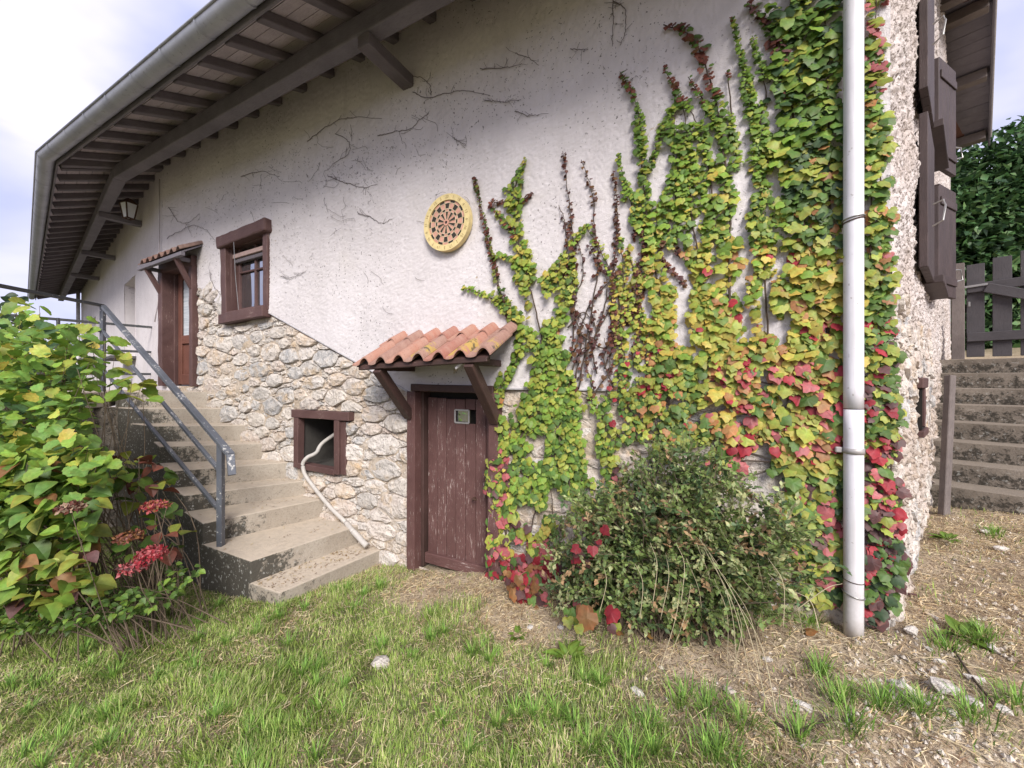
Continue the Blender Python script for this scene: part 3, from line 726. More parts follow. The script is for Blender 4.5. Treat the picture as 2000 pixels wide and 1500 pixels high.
# ---------------- left wing wall, two window recesses
def wing_s(px, o=0.):
    u = (px - CX) / F; a = ML.o + o * ML.n          # (a+ t d).x = u (a+t d).y
    return (u * a[1] - a[0]) / (ML.d[0] - u * ML.d[1])
t1, t2 = wing_s(268), wing_s(247); N1 = (t1, t2, .40, 1.86)
t3, t4 = wing_s(190), wing_s(179); N2 = (t3, t4, .55, 1.75); LE = wing_s(161)
wallgrid('wing_wall', ML, -.0, LE, .035, -2.2, 3.3, .035, .028, 0, [(.03, 1.2, 3), (.006, 22, 3)], MT['wing_render'], lambda s, z: in_open(s, z, N1) | in_open(s, z, N2), 6)
for op, lb in ((N1, 'deep window recess with a slate sill in the left wing wall'), (N2, 'farther narrow window recess in the left wing wall')):
    w = sub('wing_window', house, ML(op[0], 0, op[2])); w['label'] = lb
    s0, s1, z0, z1 = op; D = -.42
    mesh('recess', [ML(s0, .03, z0), ML(s1, .03, z0), ML(s1, .03, z1), ML(s0, .03, z1), ML(s0 + .03, D, z0), ML(s1 - .05, D, z0), ML(s1 - .05, D, z1 - .1), ML(s0 + .03, D, z1 - .1)],
         [[0, 3, 7, 4], [1, 5, 6, 2], [0, 4, 5, 1], [3, 2, 6, 7]], MT['wing_render'], w)
    mesh('pane', [ML(s0, D + .01, z0), ML(s1, D + .01, z0), ML(s1, D + .01, z1), ML(s0, D + .01, z1)], [[0, 1, 2, 3]], MT['glass'], w)
    beam('sill', ML(s0 - .12, .10, z0 - .02), ML(s1 + .05, .10, z0 - .03), .5, .05, MT['slate'], w, amp=.01, L=.15)
    beam('frame', ML(s1 - .07, D + .03, z0), ML(s1 - .07, D + .03, z1 - .1), .05, .06, MT['frame_wood'], w, up=(*DL, 0), L=0)
    if op is N1:
        v, f = tube([ML(s0 + .06, -.08, z1 - .40), ML(s0 + .09, -.14, z1 - .30), ML(s0 + .12, -.22, z1 - .22)], [.05, .10, .06], 10); mesh('bundled_blind', v, f, MT['blind'], w, smooth=True)
# end wall of the wing & back volume so that nothing is paper thin
mesh('wing_end_wall', [ML(LE, .028, -2.2), ML(LE, -4, -2.2), ML(LE, -4, 4.6), ML(LE, .028, 3.2)], [[0, 1, 2, 3]], MT['wing_render'], house)
# ---------------- side wall
SIDE_L = 7.4
TW0, TW1 = 1.95, 2.85
WL_, WU_ = (TW0, TW1, .84, 1.86), (TW0, TW1, 2.1, 3.1)
def gtop(s):
    o = s * .93
    return np.where(o < 5.0, 3.04 + .4 * o, 3.04 + 2.0 - .4 * (o - 5.0))
NS_ = (sz(1785, 805)[0],)
SN = (1.22, 1.50, -.36, -.06)                # little opening low in the side wall
def batter(z): return np.clip((.35 - z) / 1.7, 0, 1) ** 1.3
def side_grid():
    ss = np.concatenate([np.arange(-.02, 3.2, .011), np.arange(3.2, SIDE_L, .04)]); zz = np.linspace(0, 1, 420)
    S, Z = np.meshgrid(ss, zz); S = S.ravel(); k = Z.ravel(); Z = -1.8 + k * (gtop(S) + 1.8)
    Q = np.stack([S, np.full_like(S, 9.), Z], 1)
    low = np.clip((.45 - Z) / .5, 0, 1)
    h = .012 + (fbm(Q, 2.0, 3, 31) - .5) * .10 + (fbm(Q, 30, 3, 32, .6) - .5) * .055 + low * (fbm(Q, 12, 3, 33, .6) - .5) * .10
    h = h - .03 * np.clip(1 - S / .05, 0, 1)
    nx, ny = len(ss), len(zz); i = np.arange((ny - 1) * (nx - 1)); r = i // (nx - 1); c = i % (nx - 1); a = r * nx + c
    FQ = np.stack([a, a + 1, a + 1 + nx, a + nx], 1)
    sc_ = (S[FQ[:, 0]] + S[FQ[:, 1]]) / 2; zc_ = (Z[FQ[:, 0]] + Z[FQ[:, 2]]) / 2
    FQ = FQ[~(in_open(sc_, zc_, WL_) | in_open(sc_, zc_, WU_) | in_open(sc_, zc_, SN))]
    # wall leans out a little at the foot
    sh = batter(Z) * np.clip(1 - S / .8, 0, 1) * -.0
    pts = MS.o[None] + (S + sh)[:, None] * MS.d + h[:, None] * MS.n
    mesh('side_wall', np.column_stack([pts, Z + ZC]), FQ, MT['roughcast'], house, smooth=True)
side_grid()
def insC(s, z): return 0.02 < s < 2.6 and z < .42 + .15 * math.sin(s * 5) and z > -1.5 and not in_open(s, z, SN, -.05) and z > ground(*(MS.o + s * MS.d)) - .02
cC = power_cells(insC, (0, 2.7, -1.5, .6), (.06, .045, .03), 60, 1.3, 12)
def MSb(s, o, z): return MS(s, o + .006, z)
MSb.o = MS.o
nC = build_stones(cC, MSb, 20, 6, xr=(-.012, 2.7), ymax=.5, proud=.026, depth=.06, inset=.008, ops=[grow(SN, .06)])
sop = sub('side_opening', house, MS(SN[0], 0, SN[2])); sop['label'] = 'tiny brown wood framed opening low in the side wall'
mesh('recess', [MS(SN[0], .05, SN[2]), MS(SN[1], .05, SN[2]), MS(SN[1], .05, SN[3]), MS(SN[0], .05, SN[3]), MS(SN[0], -.3, SN[2]), MS(SN[1], -.3, SN[2]), MS(SN[1], -.3, SN[3]), MS(SN[0], -.3, SN[3])],
     [[0, 3, 7, 4], [1, 5, 6, 2], [0, 4, 5, 1], [3, 2, 6, 7], [4, 7, 6, 5]], MT['dark'], sop)
beam('lintel', MS(SN[0] - .08, .03, SN[3] + .03), MS(SN[1] + .06, .03, SN[3] + .03), .06, .07, MT['frame_wood'], sop, amp=.008, L=.08)
beam('sill', MS(SN[0] - .04, .03, SN[2] - .03), MS(SN[1] + .05, .03, SN[2] - .03), .07, .05, MT['frame_wood'], sop, amp=.008, L=.08)
beam('jamb', MS(SN[1], .02, SN[2]), MS(SN[1], .02, SN[3]), .06, .06, MT['frame_wood'], sop, up=(*DS, 0), amp=.006, L=.1)
for op, lb in ((WL_, 'lower side window with its dark shutters'), (WU_, 'upper side window with its dark shutters')):
    w = sub('side_window', house, MS(op[0], 0, op[2])); w['label'] = lb
    s0, s1, z0, z1 = op
    mesh('recess', [MS(s0, .03, z0), MS(s1, .03, z0), MS(s1, .03, z1), MS(s0, .03, z1), MS(s0, -.2, z0), MS(s1, -.2, z0), MS(s1, -.2, z1), MS(s0, -.2, z1)],
         [[0, 3, 7, 4], [1, 5, 6, 2], [0, 4, 5, 1], [3, 2, 6, 7]], MT['wing_render'], w)
    mesh('pane', [MS(s0, -.18, z0), MS(s1, -.18, z0), MS(s1, -.18, z1), MS(s0, -.18, z1)], [[0, 1, 2, 3]], MT['glass'], w)
    beam('frame', MS(s1 - .02, .03, z0), MS(s1 - .02, .03, z1), .08, .08, MT['shutter'], w, up=(*DS, 0), L=.3)
    beam('frame', MS(s0 + .02, .03, z0), MS(s0 + .02, .03, z1), .08, .08, MT['shutter'], w, up=(*DS, 0), L=.3)
    beam('sill', MS(s0 - .05, .06, z0 - .03), MS(s1 + .05, .06, z0 - .03), .14, .06, MT['shutter'], w, L=.3)
    dz0 = -.03 if op is WL_ else 0
    e0, e1 = (1.22, .055), (1.93, .055)
    def shut(p, q, th, zb, zt, nm='shutter'):
        g = sub(nm, house, MS(p[0], p[1], zb))
        a_ = np.array(MS(p[0], p[1], 0)[:2]); b_2 = np.array(MS(q[0], q[1], 0)[:2]); d_ = (b_2 - a_) / np.linalg.norm(b_2 - a_); n_ = V(d_[1], -d_[0])
        L_ = np.linalg.norm(b_2 - a_); k = 5; w_ = L_ / k
        for i in range(k):
            c_ = a_ + d_ * w_ * (i + .5)
            beam('board', (*c_, zb + ZC), (*c_, zt + ZC), th, w_ - .004, MT['shutter'], g, up=(*d_, 0), L=.4, bevel=.004, amp=.001)
        for zz_ in (() if p == e0 else (zb + .16, zt - .16)):
            a2, b2 = a_ + n_ * (th / 2 + .007) + d_ * .02, b_2 + n_ * (th / 2 + .007) - d_ * .02
            beam('batten', (*a2, zz_ + ZC), (*b2, zz_ + ZC), .014, .08, MT['shutter'], g, L=.4, bevel=.004)
        return g
    g = shut(e0, e1, .045, z0 - .05, z1 + .02); g['label'] = lb.split(' with')[0] + ': near shutter folded flat against the wall'
    v, f = tube([MS(1.24, .1, z0 + .38), MS(1.22, .15, z0 + .39), MS(1.19, .16, z0 + .34), MS(1.18, .15, z0 + .24), MS(1.21, .10, z0 + .22)], .006, 6); mesh('hook', v, f, MT['wire'], w)
    g = shut((2.88, .05), (3.30, .15), .04, z0 - .02, z1 + .05); g['label'] = lb.split(' with')[0] + ': far shutter standing half open'
    v, f = tube([MS(3.30, .16, z0 + .28), MS(3.36, .20, z0 + .28), MS(3.37, .21, z0 + .18), MS(3.31, .17, z0 + .16)], .008, 6); mesh('hook', v, f, MT['wire'], w)
mesh('back_wall', [MS(SIDE_L, .03, -.5), MS(SIDE_L, -9, -.5), MS(SIDE_L, -9, 4.2), MS(SIDE_L, .03, float(gtop(SIDE_L)))], [[0, 1, 2, 3]], MT['wing_render'], house)

# ============================================================ roof, eaves
def isect(pa, da, pb, db):
    A = np.array([[da[0], -db[0]], [da[1], -db[1]]]); t = np.linalg.solve(A, pb - pa); return pa + t[0] * da
VO = .45
def pm(o, oside): return isect(P0 + NM * o, DM, C0 + NS * oside, DS)
def pl(o): return isect(P0 + NM * o, DM, K + NL * o, DL)          # on the bend line
GO = 1.02; H = lambda o: 3.04 - .4 * o
roof = sub('roof', house, MM(0, 1, H(GO)))
T = .03
def slope_quad(name, p, mat, th, parent):    # p: list of (xy, z) ccw; slab of thickness th
    v = [(*a, z + ZC) for a, z in p] + [(*a, z + ZC + th) for a, z in p]; n = len(p)
    f = [list(range(n))[::-1], list(range(n, 2 * n))] + [[i, (i + 1) % n, n + (i + 1) % n, n + i] for i in range(n)]
    return mesh(name, v, f, mat, parent)
RO = -5.0
Rr = pm(RO, VO); Rl = pl(RO); WE = LE + .5; wl = lambda o: K + NL * o + DL * WE
slope_quad('tile_covering', [(pl(GO), H(GO) + .14), (pm(GO, VO), H(GO) + .14), (Rr, H(RO) + .14), (Rl, H(RO) + .14)], MT['roof'], .06, roof)
slope_quad('tile_covering', [(wl(GO), H(GO) + .14), (pl(GO), H(GO) + .14), (Rl, H(RO) + .14), (wl(RO), H(RO) + .14)], MT['roof'], .06, roof)
slope_quad('tile_covering', [(pm(RO, VO), H(RO) + .14), (C0 + DS * 8.0 + NS * VO, H(RO) - .4 * (8 * .93 + RO) + .14), (C0 + DS * 8.0 - NS * 10, H(RO) - .4 * (8 * .93 + RO) + .14), (Rl, H(RO) + .14)], MT['roof'], .06, roof)
# soffit boards
nb = 9; bw = (GO + .02) / nb
for k in range(nb):
    o1 = GO + .01 - k * bw; o0 = o1 - bw + .006
    for side in (0, 1):
        if side == 0: p = [(pl(o1), H(o1)), (pm(o1, VO), H(o1)), (pm(o0, VO), H(o0)), (pl(o0), H(o0))]; dd = DM
        else: p = [(wl(o1), H(o1)), (pl(o1), H(o1)), (pl(o0), H(o0)), (wl(o0), H(o0))]; dd = DL
        dz = random.uniform(0, .004)
        v = [(*a, z + ZC + .095 + dz) for a, z in p] + [(*a, z + ZC + .118 + dz) for a, z in p]
        v = np.array(v); off = random.uniform(0, 50)
        lc = np.stack([v[:, :2] @ dd, v[:, :2] @ V(-dd[1], dd[0]) + off, v[:, 2]], 1)
        mesh('soffit_board', v, [[3, 2, 1, 0], [4, 5, 6, 7], [0, 1, 5, 4], [2, 3, 7, 6], [1, 2, 6, 5], [3, 0, 4, 7]], MT['soffit'], roof, lc)
# rafters
def rafter(base, nrm, i):
    a = base + nrm * (GO - .03); b = base + nrm * -.15
    beam('rafter', (*a, H(GO - .03) + ZC + .055), (*b, H(-.15) + ZC + .055), 0.075, .075, MT['rafter'], roof, L=.35, bevel=.006, amp=.003)
sG = (pl(GO) - P0) @ DM; sR = (pm(GO, VO) - P0) @ DM; s = sG + .30; i = 0
while s < sR - .05: rafter(P0 + DM * s, NM, i); s += .432; i += 1
t0_ = (pl(GO) - K) @ DL + .22; t = t0_
while t < WE: rafter(K + DL * t, NL, i); t += .432; i += 1
pb = pl(GO); beam('bend_rafter', (*(pl(GO - .02)), H(GO) + ZC + .05), (*(pl(-.15)), H(-.15) + ZC + .05), .09, .10, MT['rafter'], roof)
# purlin
PO = .47
for q, (a, b) in enumerate(((pl(PO), pm(PO, VO - .05)), (pl(PO), wl(PO)))):
    z = H(PO) - .085
    beam('purlin', (*a, z + ZC), (*b, z + ZC), .13, .165, MT['purlin'], roof, L=.3, bevel=.012, amp=.006, nsc=3)
# eaves fascia strip behind the gutter
for a, b in ((pl(GO), pm(GO, VO)), (pl(GO), wl(GO))):
    beam('fascia', (*a, H(GO) + ZC + .075), (*b, H(GO) + ZC + .075), .02, .15, MT['purlin'], roof, L=.5, amp=.002)
# brackets
for px, py in ((715, 120),):
    s = sz(px, py, .5)[0]
    g = sub('bracket', house, MM(s, 0, 2.45))
    beam('bracket_beam', MM(s, -.05, 2.63), MM(s, .53, 2.63), .12, .10, MT['rafter'], g, amp=.005)
    if 0: beam('bracket_strut', MM(s, .02, 2.12), MM(s, .42, 2.50), .10, .10, MT['purlin'], g, amp=.004)
for tq in (1.6, 4.6, 7.4):
    g = sub('bracket', house, ML(tq, 0, 2.45)); beam('bracket_beam', ML(tq, -.05, 2.635), ML(tq, .53, 2.635), .12, .09, MT['purlin'], g)
# gable overhang on the right: purlin ends, boards, bargeboard
def vp(t_, o_): return C0 + DS * t_ + NS * o_
def gz_(t_): return float(gtop(np.array(t_ )))
tR = 5.0 / .93
tt = [-.6, tR, 8.0]
for (ta, tb) in ((-.6, tR), (tR, 8.0)):
    nbd = int((tb - ta) / .16)
    for k in range(nbd):
        a = ta + (tb - ta) * k / nbd; b = ta + (tb - ta) * (k + .96) / nbd; dz = .10 + random.uniform(0, .006)
        v = np.array([(*vp(a, VO), gz_(a) + dz + ZC), (*vp(b, VO), gz_(b) + dz + ZC), (*vp(b, -.05), gz_(b) + dz + ZC), (*vp(a, -.05), gz_(a) + dz + ZC)])
        v = np.vstack([v, v + V(0, 0, .022)]); lc = np.stack([v[:, :2] @ NS, v[:, :2] @ DS + k * 3.1, v[:, 2]], 1)
        mesh('verge_board', v, [[0, 1, 2, 3], [7, 6, 5, 4], [0, 4, 5, 1], [2, 6, 7, 3], [1, 5, 6, 2], [3, 7, 4, 0]], MT['purlin'], roof, lc)
for t_ in (.5, 1.9, 3.3, 4.6, tR + .1, 6.55, 7.75):
    z = gz_(t_) + .02; beam('purlin_end', (*vp(t_, -.1), z + ZC), (*vp(t_, VO - .03), z + ZC), .15, .14, MT['post_wood'], roof, L=.3, amp=.004)
for (ta, tb) in ((-.6, tR), (tR, 8.0)):
    beam('bargeboard', (*vp(ta, VO + .012), gz_(ta) + ZC + .08), (*vp(tb, VO + .012), gz_(tb) + ZC + .08), .025, .17, MT['purlin'], roof, L=.5, amp=.002)
    beam('verge_trim', (*vp(ta, VO + .035), gz_(ta) + ZC + .18), (*vp(tb, VO + .035), gz_(tb) + ZC + .18), .02, .07, MT['white_paint'], roof, L=0, amp=0)
# gutter
def gutter():
    g = sub('gutter', house, MM(0, GO + .09, H(GO)))
    o = GO + .085; rr = .078; zc = H(GO) + .085
    for (a, b, dd, nn) in ((pl(o), pm(o, VO), DM, NM), (pl(o), wl(o), DL, NL)):
        n = 14; th = np.linspace(0, math.pi, n); Ln = np.linalg.norm(b - a); m = max(2, int(Ln / .5)); v = []; f = []
        for ri in (rr, rr - .006):
            for k in range(m + 1):
                c = a + (b - a) * k / m; sag = (vn(V(k * .9, 3.3, ri * 0), 1, 5) - .5) * .008
                for t_ in th:
                    v.append((*(c + nn * (-math.cos(t_)) * ri), zc - math.sin(t_) * ri + ZC + sag))
        N = (m + 1) * n
        for k in range(m):
            for j in range(n - 1):
                i0 = k * n + j; f.append([i0, i0 + 1, i0 + n + 1, i0 + n]); f.append([N + i0 + n, N + i0 + n + 1, N + i0 + 1, N + i0])
            for j in (0, n - 1): f.append([k * n + j, (k + 1) * n + j, N + (k + 1) * n + j, N + k * n + j])
        mesh('channel', v, f, MT['zinc'], g, smooth=True)
        cc = a + nn * rr; ce = b + nn * rr
        v, f = tube([(*(a + nn * (rr + .004)), zc + ZC), (*(b + nn * (rr + .004)), zc + ZC)], .010, 8); mesh('rolled_edge', v, f, MT['zinc'], g, smooth=True)
        k = .35
        while k < Ln - .1:
            c = a + (b - a) / Ln * k; v = []; f = []
            for e in (0, .022):
                for t_ in th: v.append((*(c + (b - a) / Ln * e + nn * (-math.cos(t_)) * (rr + .005)), zc - math.sin(t_) * (rr + .005) + ZC))
            for j in range(n - 1): f.append([j, j + 1, n + j + 1, n + j])
            mesh('gutter_hook', v, f, MT['zinc'], g, smooth=True); k += .56
gutter()
# thin downpipe at the far end of the wing + crease pipe
v, f = tube([ML(LE - .35, .12, 3.0), ML(LE - .35, .12, -1.5)], .05, 10); mesh('wing_downpipe', v, f, MT['pvc'], house, smooth=True, attrs={'dirt': np.full(len(v), .7)})
v, f = tube([ML(.05, .05, 2.9), ML(.06, .05, 1.8), ML(.1, .05, 1.2), ML(.30, .06, .85)], .008, 6); mesh('wall_cable', v, f, MT['wing_render'], house, smooth=True)

# ============================================================ tiled canopies
def canopy(name, label, M, s0, s1, o_front, zf, zw, n, rows, parent, seedc, lich):
    g = sub(name, parent, M((s0 + s1) / 2, o_front / 2, zf((s0 + s1) / 2))); g['label'] = label
    rg = random.Random(seedc); tw = (s1 - s0) / n
    def prof(u):                       # u 0..1 across the tile: pan then barrel
        if u < .42: return .004 + .014 * (abs(u - .2) / .2) ** 2 * .4
        x = (u - .42) / .58; return .012 + .052 * max(0., math.sin(math.pi * min(x, 1.))) ** .75 * (tw / .19)
    for r in range(rows):
        for k in range(n):
            f0 = rows_t[name][r]; a, b = f0
            us = [0, .1, .22, .34, .42, .46, .52, .6, .68, .76, .84, .92, .97, 1.0, 1.04]; cs = [0, .33, .66, 1]
            vt = []; lcs = []; off = (rg.uniform(0, 40), rg.uniform(0, 40), 0); js = rg.uniform(-.004, .004); jb = rg.uniform(-.008, .008); jz = rg.uniform(-.002, .003)
            for layer in (0, 1):
                for c in cs:
                    t_ = a + (b - a) * c + (jb if c == 0 else 0)
                    for u in us:
                        s = s0 + (k + u) * tw + js; o = o_front * (1 - t_)
                        zb = zf(s) * (1 - t_) + zw(s) * t_
                        tp = 1 - .10 * c
                        z = zb + prof(min(u, 1.0)) * tp + .014 * (1 - c) * (1) + r * .0 + (0 if layer == 0 else -.012) + jz + .02
                        vt.append(M(s, o, z)); lcs.append((u * tw + off[0], c * .4 + off[1], 0))
            nu = len(us); N = nu * len(cs); f = []
            for c in range(len(cs) - 1):
                for j in range(nu - 1):
                    q = c * nu + j; f.append([q, q + 1, q + nu + 1, q + nu]); f.append([N + q + nu, N + q + nu + 1, N + q + 1, N + q])
            for j in range(nu - 1):
                f.append([N + j, N + j + 1, j + 1, j]); q = (len(cs) - 1) * nu + j; f.append([q, q + 1, N + q + 1, N + q])
            for c in range(len(cs) - 1):
                q = c * nu; f.append([q, q + nu, N + q + nu, N + q]); q += nu - 1; f.append([N + q, N + q + nu, q + nu, q])
            base = [(.33, .135, .095), (.36, .16, .115), (.30, .12, .09), (.37, .18, .13)][rg.randrange(4)]
            if rg.random() < .2: base = (.27, .15, .12)
            if 'upper' in name: base = tuple(x * .42 + .035 for x in base)
            lv = lich(k, r) + np.array([.0 for _ in vt])
            cc = np.array(lcs)[:, 1] - off[1]
            at = {'col': np.tile(base, (len(vt), 1)), 'lichen': lich(k, r) * np.clip(1.15 - abs(cc - .13) / .22, 0, 1)}
            mesh('tile', vt, f, MT['tile'], g, np.array(lcs), False, at)
    return g
rows_t = {'door_canopy': [(-.02, .66), (.60, 1.02)], 'upper_door_canopy': [(-.02, 1.02)]}
# nearer eave row must lie under the upper row: build lower first, upper raised by taper
can = canopy('door_canopy', 'small canopy of orange-red clay tiles with yellow lichen over the cellar door', MM, -.66, .635, .46,
             lambda s: .105 + .035 * s, lambda s: .375 + .02 * s, 7, 2, house, 21,
             lambda k, r: (.0, .0, .25, .66, .25, .80, .60)[k] if r == 0 else (.1 if k == 0 else 0))
zf = lambda s: .105 + .035 * s
beam('eave_batten', MM(-.62, .42, zf(-.62) + .005), MM(.60, .42, zf(.6) + .005), .05, .035, MT['brace_wood'], can)
beam('soffit_panel', MM(-.0, .22, .235), MM(.0, .22, .236), 1, 1, MT['brace_wood'], can) if False else None
v = [MM(-.64, .44, zf(-.64) + .012), MM(.61, .44, zf(.61) + .012), MM(.61, .02, .375), MM(-.64, .02, .355)]; v2 = [(a, b, c + .012) for a, b, c in v]
mesh('underboard', v + v2, [[3, 2, 1, 0], [4, 5, 6, 7], [0, 1, 5, 4], [1, 2, 6, 5], [2, 3, 7, 6], [3, 0, 4, 7]], MT['brace_wood'], can)
beam('wall_batten', MM(-.62, .045, .33), MM(.60, .045, .35), .04, .05, MT['brace_wood'], can)
sL = sz(806, 810)[0]; zL = sz(806, 812)[1]
beam('brace', MM(sL + .02, .06, zL), MM(sL + .02, .42, zf(sL) - .01), .075, .075, MT['brace_wood'], can, amp=.004)
sR_ = sz(968, 822, .06)[0]; zR_ = sz(968, 822, .06)[1]
beam('brace', MM(sR_ - .0, .06, zR_), MM(sR_ - .0, .42, zf(sR_) - .01), .075, .075, MT['brace_wood'], can, amp=.004)
beam('arm', MM(sL + .02, .0, zf(sL) + .0), MM(sL + .02, .42, zf(sL) - .0), .06, .05, MT['brace_wood'], can)
beam('arm', MM(sR_, .0, zf(sR_) + .0), MM(sR_, .42, zf(sR_)), .06, .05, MT['brace_wood'], can)
beam('lamp_bracket_stub', wpt(890, 720, .40), wpt(903, 708, .40), .02, .02, MT['white_paint'], can, L=0)
# upper door canopy
ua, ub = -5.20, -4.02
can2 = canopy('upper_door_canopy', 'small canopy with one row of clay tiles over the upper door', MM, ua, ub, .27, lambda s: 1.57 + .03 * (s + 5), lambda s: 1.74 + .03 * (s + 5), 7, 1, house, 33, lambda k, r: .12)
z2 = lambda s: 1.56 + .03 * (s + 5)
v = [MM(ua, .265, z2(ua)), MM(ub, .265, z2(ub)), MM(ub, .03, z2(ub) + .155), MM(ua, .03, z2(ua) + .155)]; v2 = [(a, b, c + .02) for a, b, c in v]
mesh('underboard', v + v2, [[3, 2, 1, 0], [4, 5, 6, 7], [0, 1, 5, 4], [1, 2, 6, 5], [2, 3, 7, 6], [3, 0, 4, 7]], MT['purlin'], can2)
beam('eave_batten', MM(ua - .03, .25, z2(ua) - .01), MM(ub + .03, .25, z2(ub) - .01), .05, .05, MT['purlin'], can2)
for s in (DOOR2[0] + .03, DOOR2[1] - .04):
    beam('brace', MM(s, .06, 1.20), MM(s, .235, z2(s) - .02), .05, .055, MT['frame_wood'], can2)
    beam('arm', MM(s, .02, z2(s) - .02), MM(s, .25, z2(s) - .02), .05, .05, MT['purlin'], can2)

# ============================================================ lantern on the wing wall
tl = wing_s(257, .25)
lamp = thing('wall_lantern', 'dark wall lantern with pale glass sides under the eaves of the left wing', 'lantern', ML(tl, .25, 2.0))
zt = (HY - 400) / F * (ML.o + tl * ML.d + .25 * ML.n)[1]
c_ = ML.o + tl * ML.d + .28 * ML.n
def sq(r_, z_): return [(c_[0] + math.cos(a) * r_, c_[1] + math.sin(a) * r_, z_ + ZC) for a in np.arange(4) * math.pi / 2 + .5]
hi, lo = sq(.10, zt), sq(.062, zt - .22)
for k in range(4):
    mesh('glass_pane', [lo[k], lo[(k + 1) % 4], hi[(k + 1) % 4], hi[k]], [[0, 1, 2, 3]], MT['lamp_glass'], lamp)
    v, f = tube([lo[k], hi[k]], .010, 6); mesh('corner_bar', v, f, MT['rust'], lamp)
    v, f = tube([lo[k], lo[(k + 1) % 4]], .010, 6); mesh('bottom_bar', v, f, MT['rust'], lamp)
v = np.array(sq(.11, zt) + sq(.035, zt + .08)); mesh('cap', v, [[0, 1, 5, 4], [1, 2, 6, 5], [2, 3, 7, 6], [3, 0, 4, 7], [4, 5, 6, 7], [3, 2, 1, 0]], MT['rust'], lamp)
v, f = tube([(c_[0], c_[1], zt + .12 + ZC), (c_[0], c_[1], zt + .22 + ZC), ML(tl, .12, zt + .26), ML(tl, .0, zt + .1)], .012, 6); mesh('arm', v, f, MT['rust'], lamp)

# ============================================================ dartboard
ds_, dz_ = sz(881, 440, .02); DC = lambda x, z, o: MM(ds_ + x, .045 + o, dz_ + z)
RB = .232
dart = thing('dartboard', 'round old dartboard with yellow rim and pink and black segments on the wall', 'dartboard', DC(0, 0, 0))
tilt = .06
def ringpts(r, o, n=64, a0=0., a1=2 * math.pi, endp=False):
    return [DC(r * math.sin(t), r * math.cos(t), o) for t in np.linspace(a0, a1, n, endpoint=endp)]
def annulus(name, r0, r1, o0, o1, mat, n=64):
    v = ringpts(r1, o1, n) + ringpts(r0, o1, n) + ringpts(r1, o0, n) + ringpts(r0, o0, n); f = []
    for j in range(n):
        k = (j + 1) % n; f += [[j, n + j, n + k, k], [j, k, 2 * n + k, 2 * n + j], [n + j, 3 * n + j, 3 * n + k, n + k]]
    return mesh(name, v, f, mat, dart)
v = ringpts(RB - .004, 0) + ringpts(RB - .004, .034) ; f = [list(range(64))[::-1], list(range(64, 128))] + [[j, (j + 1) % 64, 64 + (j + 1) % 64, 64 + j] for j in range(64)]
mesh('backboard', v, f, MT['dart_wood'], dart)
annulus('rim', RB * .79, RB, .0, .046, MT['dart_wood'])
def sect(name, r0, r1, k, mat):
    n = 6; a0 = (k - .5) * math.pi / 10 + tilt + .02; a1 = (k + .5) * math.pi / 10 + tilt - .02; o = .0365
    v = ringpts(r1 * RB, o, n, a0, a1, True) + ringpts(r0 * RB, o, n, a0, a1, True) + ringpts(r1 * RB, .034, n, a0, a1, True) + ringpts(r0 * RB, .034, n, a0, a1, True)
    f = []
    for j in range(n - 1): f += [[j, n + j, n + j + 1, j + 1], [j, j + 1, 2 * n + j + 1, 2 * n + j], [n + j, 3 * n + j, 3 * n + j + 1, n + j + 1]]
    f += [[0, 2 * n, 3 * n, n], [n - 1, 2 * n - 1, 4 * n - 1, 3 * n - 1]]
    return mesh(name, v, f, mat, dart)
for k in range(20):
    e = k % 2 == 0
    for r0, r1, fl in ((.70, .775, not e), (.50, .68, e), (.405, .475, not e), (.11, .385, e)):
        sect('segment', r0, r1, k, MT['dart_black'] if fl else MT['dart_pink'])
for r_ in (.69, .49, .395): annulus('divider_ring', r_ * RB - .0018, r_ * RB + .0018, .034, .039, MT['dart_wire'])
B = Bag()
for k in range(20):
    a = (k + .5) * math.pi / 10 + tilt; p, q = DC(.1 * RB * math.sin(a), .1 * RB * math.cos(a), .039), DC(.78 * RB * math.sin(a), .78 * RB * math.cos(a), .039)
    v, f = tube([p, q], .0013, 4); B.add(v, f)
B.out('spokes', MT['dart_wire'], dart)
annulus('bull_ring', .055 * RB, .11 * RB, .034, .044, MT['dart_pink'], 20)
v = ringpts(.055 * RB, .040, 16); mesh('bullseye', v, [list(range(16))], MT['dart_black'], dart)
nums = [20, 1, 18, 4, 13, 6, 10, 15, 2, 17, 3, 19, 7, 16, 8, 11, 14, 9, 12, 5]
tv, tf = [], []
for k, nmb in enumerate(nums):
    cu = bpy.data.curves.new('numeral', 'FONT'); cu.body = str(nmb); cu.size = .034; cu.align_x = 'CENTER'; cu.align_y = 'CENTER'; cu.resolution_u = 2
    ob = bpy.data.objects.new('numeral', cu); me = ob.to_mesh()
    a = k * math.pi / 10 + tilt; cx_, cz_ = .89 * RB * math.sin(a), .89 * RB * math.cos(a); b0 = len(tv)
    for x in me.vertices:
        tv.append(DC(cx_ + x.co.x * math.cos(a) + x.co.y * math.sin(a), cz_ - x.co.x * math.sin(a) + x.co.y * math.cos(a), .0472))
    tf += [[b0 + i for i in p.vertices] for p in me.polygons]
    ob.to_mesh_clear(); bpy.data.objects.remove(ob); bpy.data.curves.remove(cu)
mesh('numerals', tv, tf, MT['dart_num'], dart)

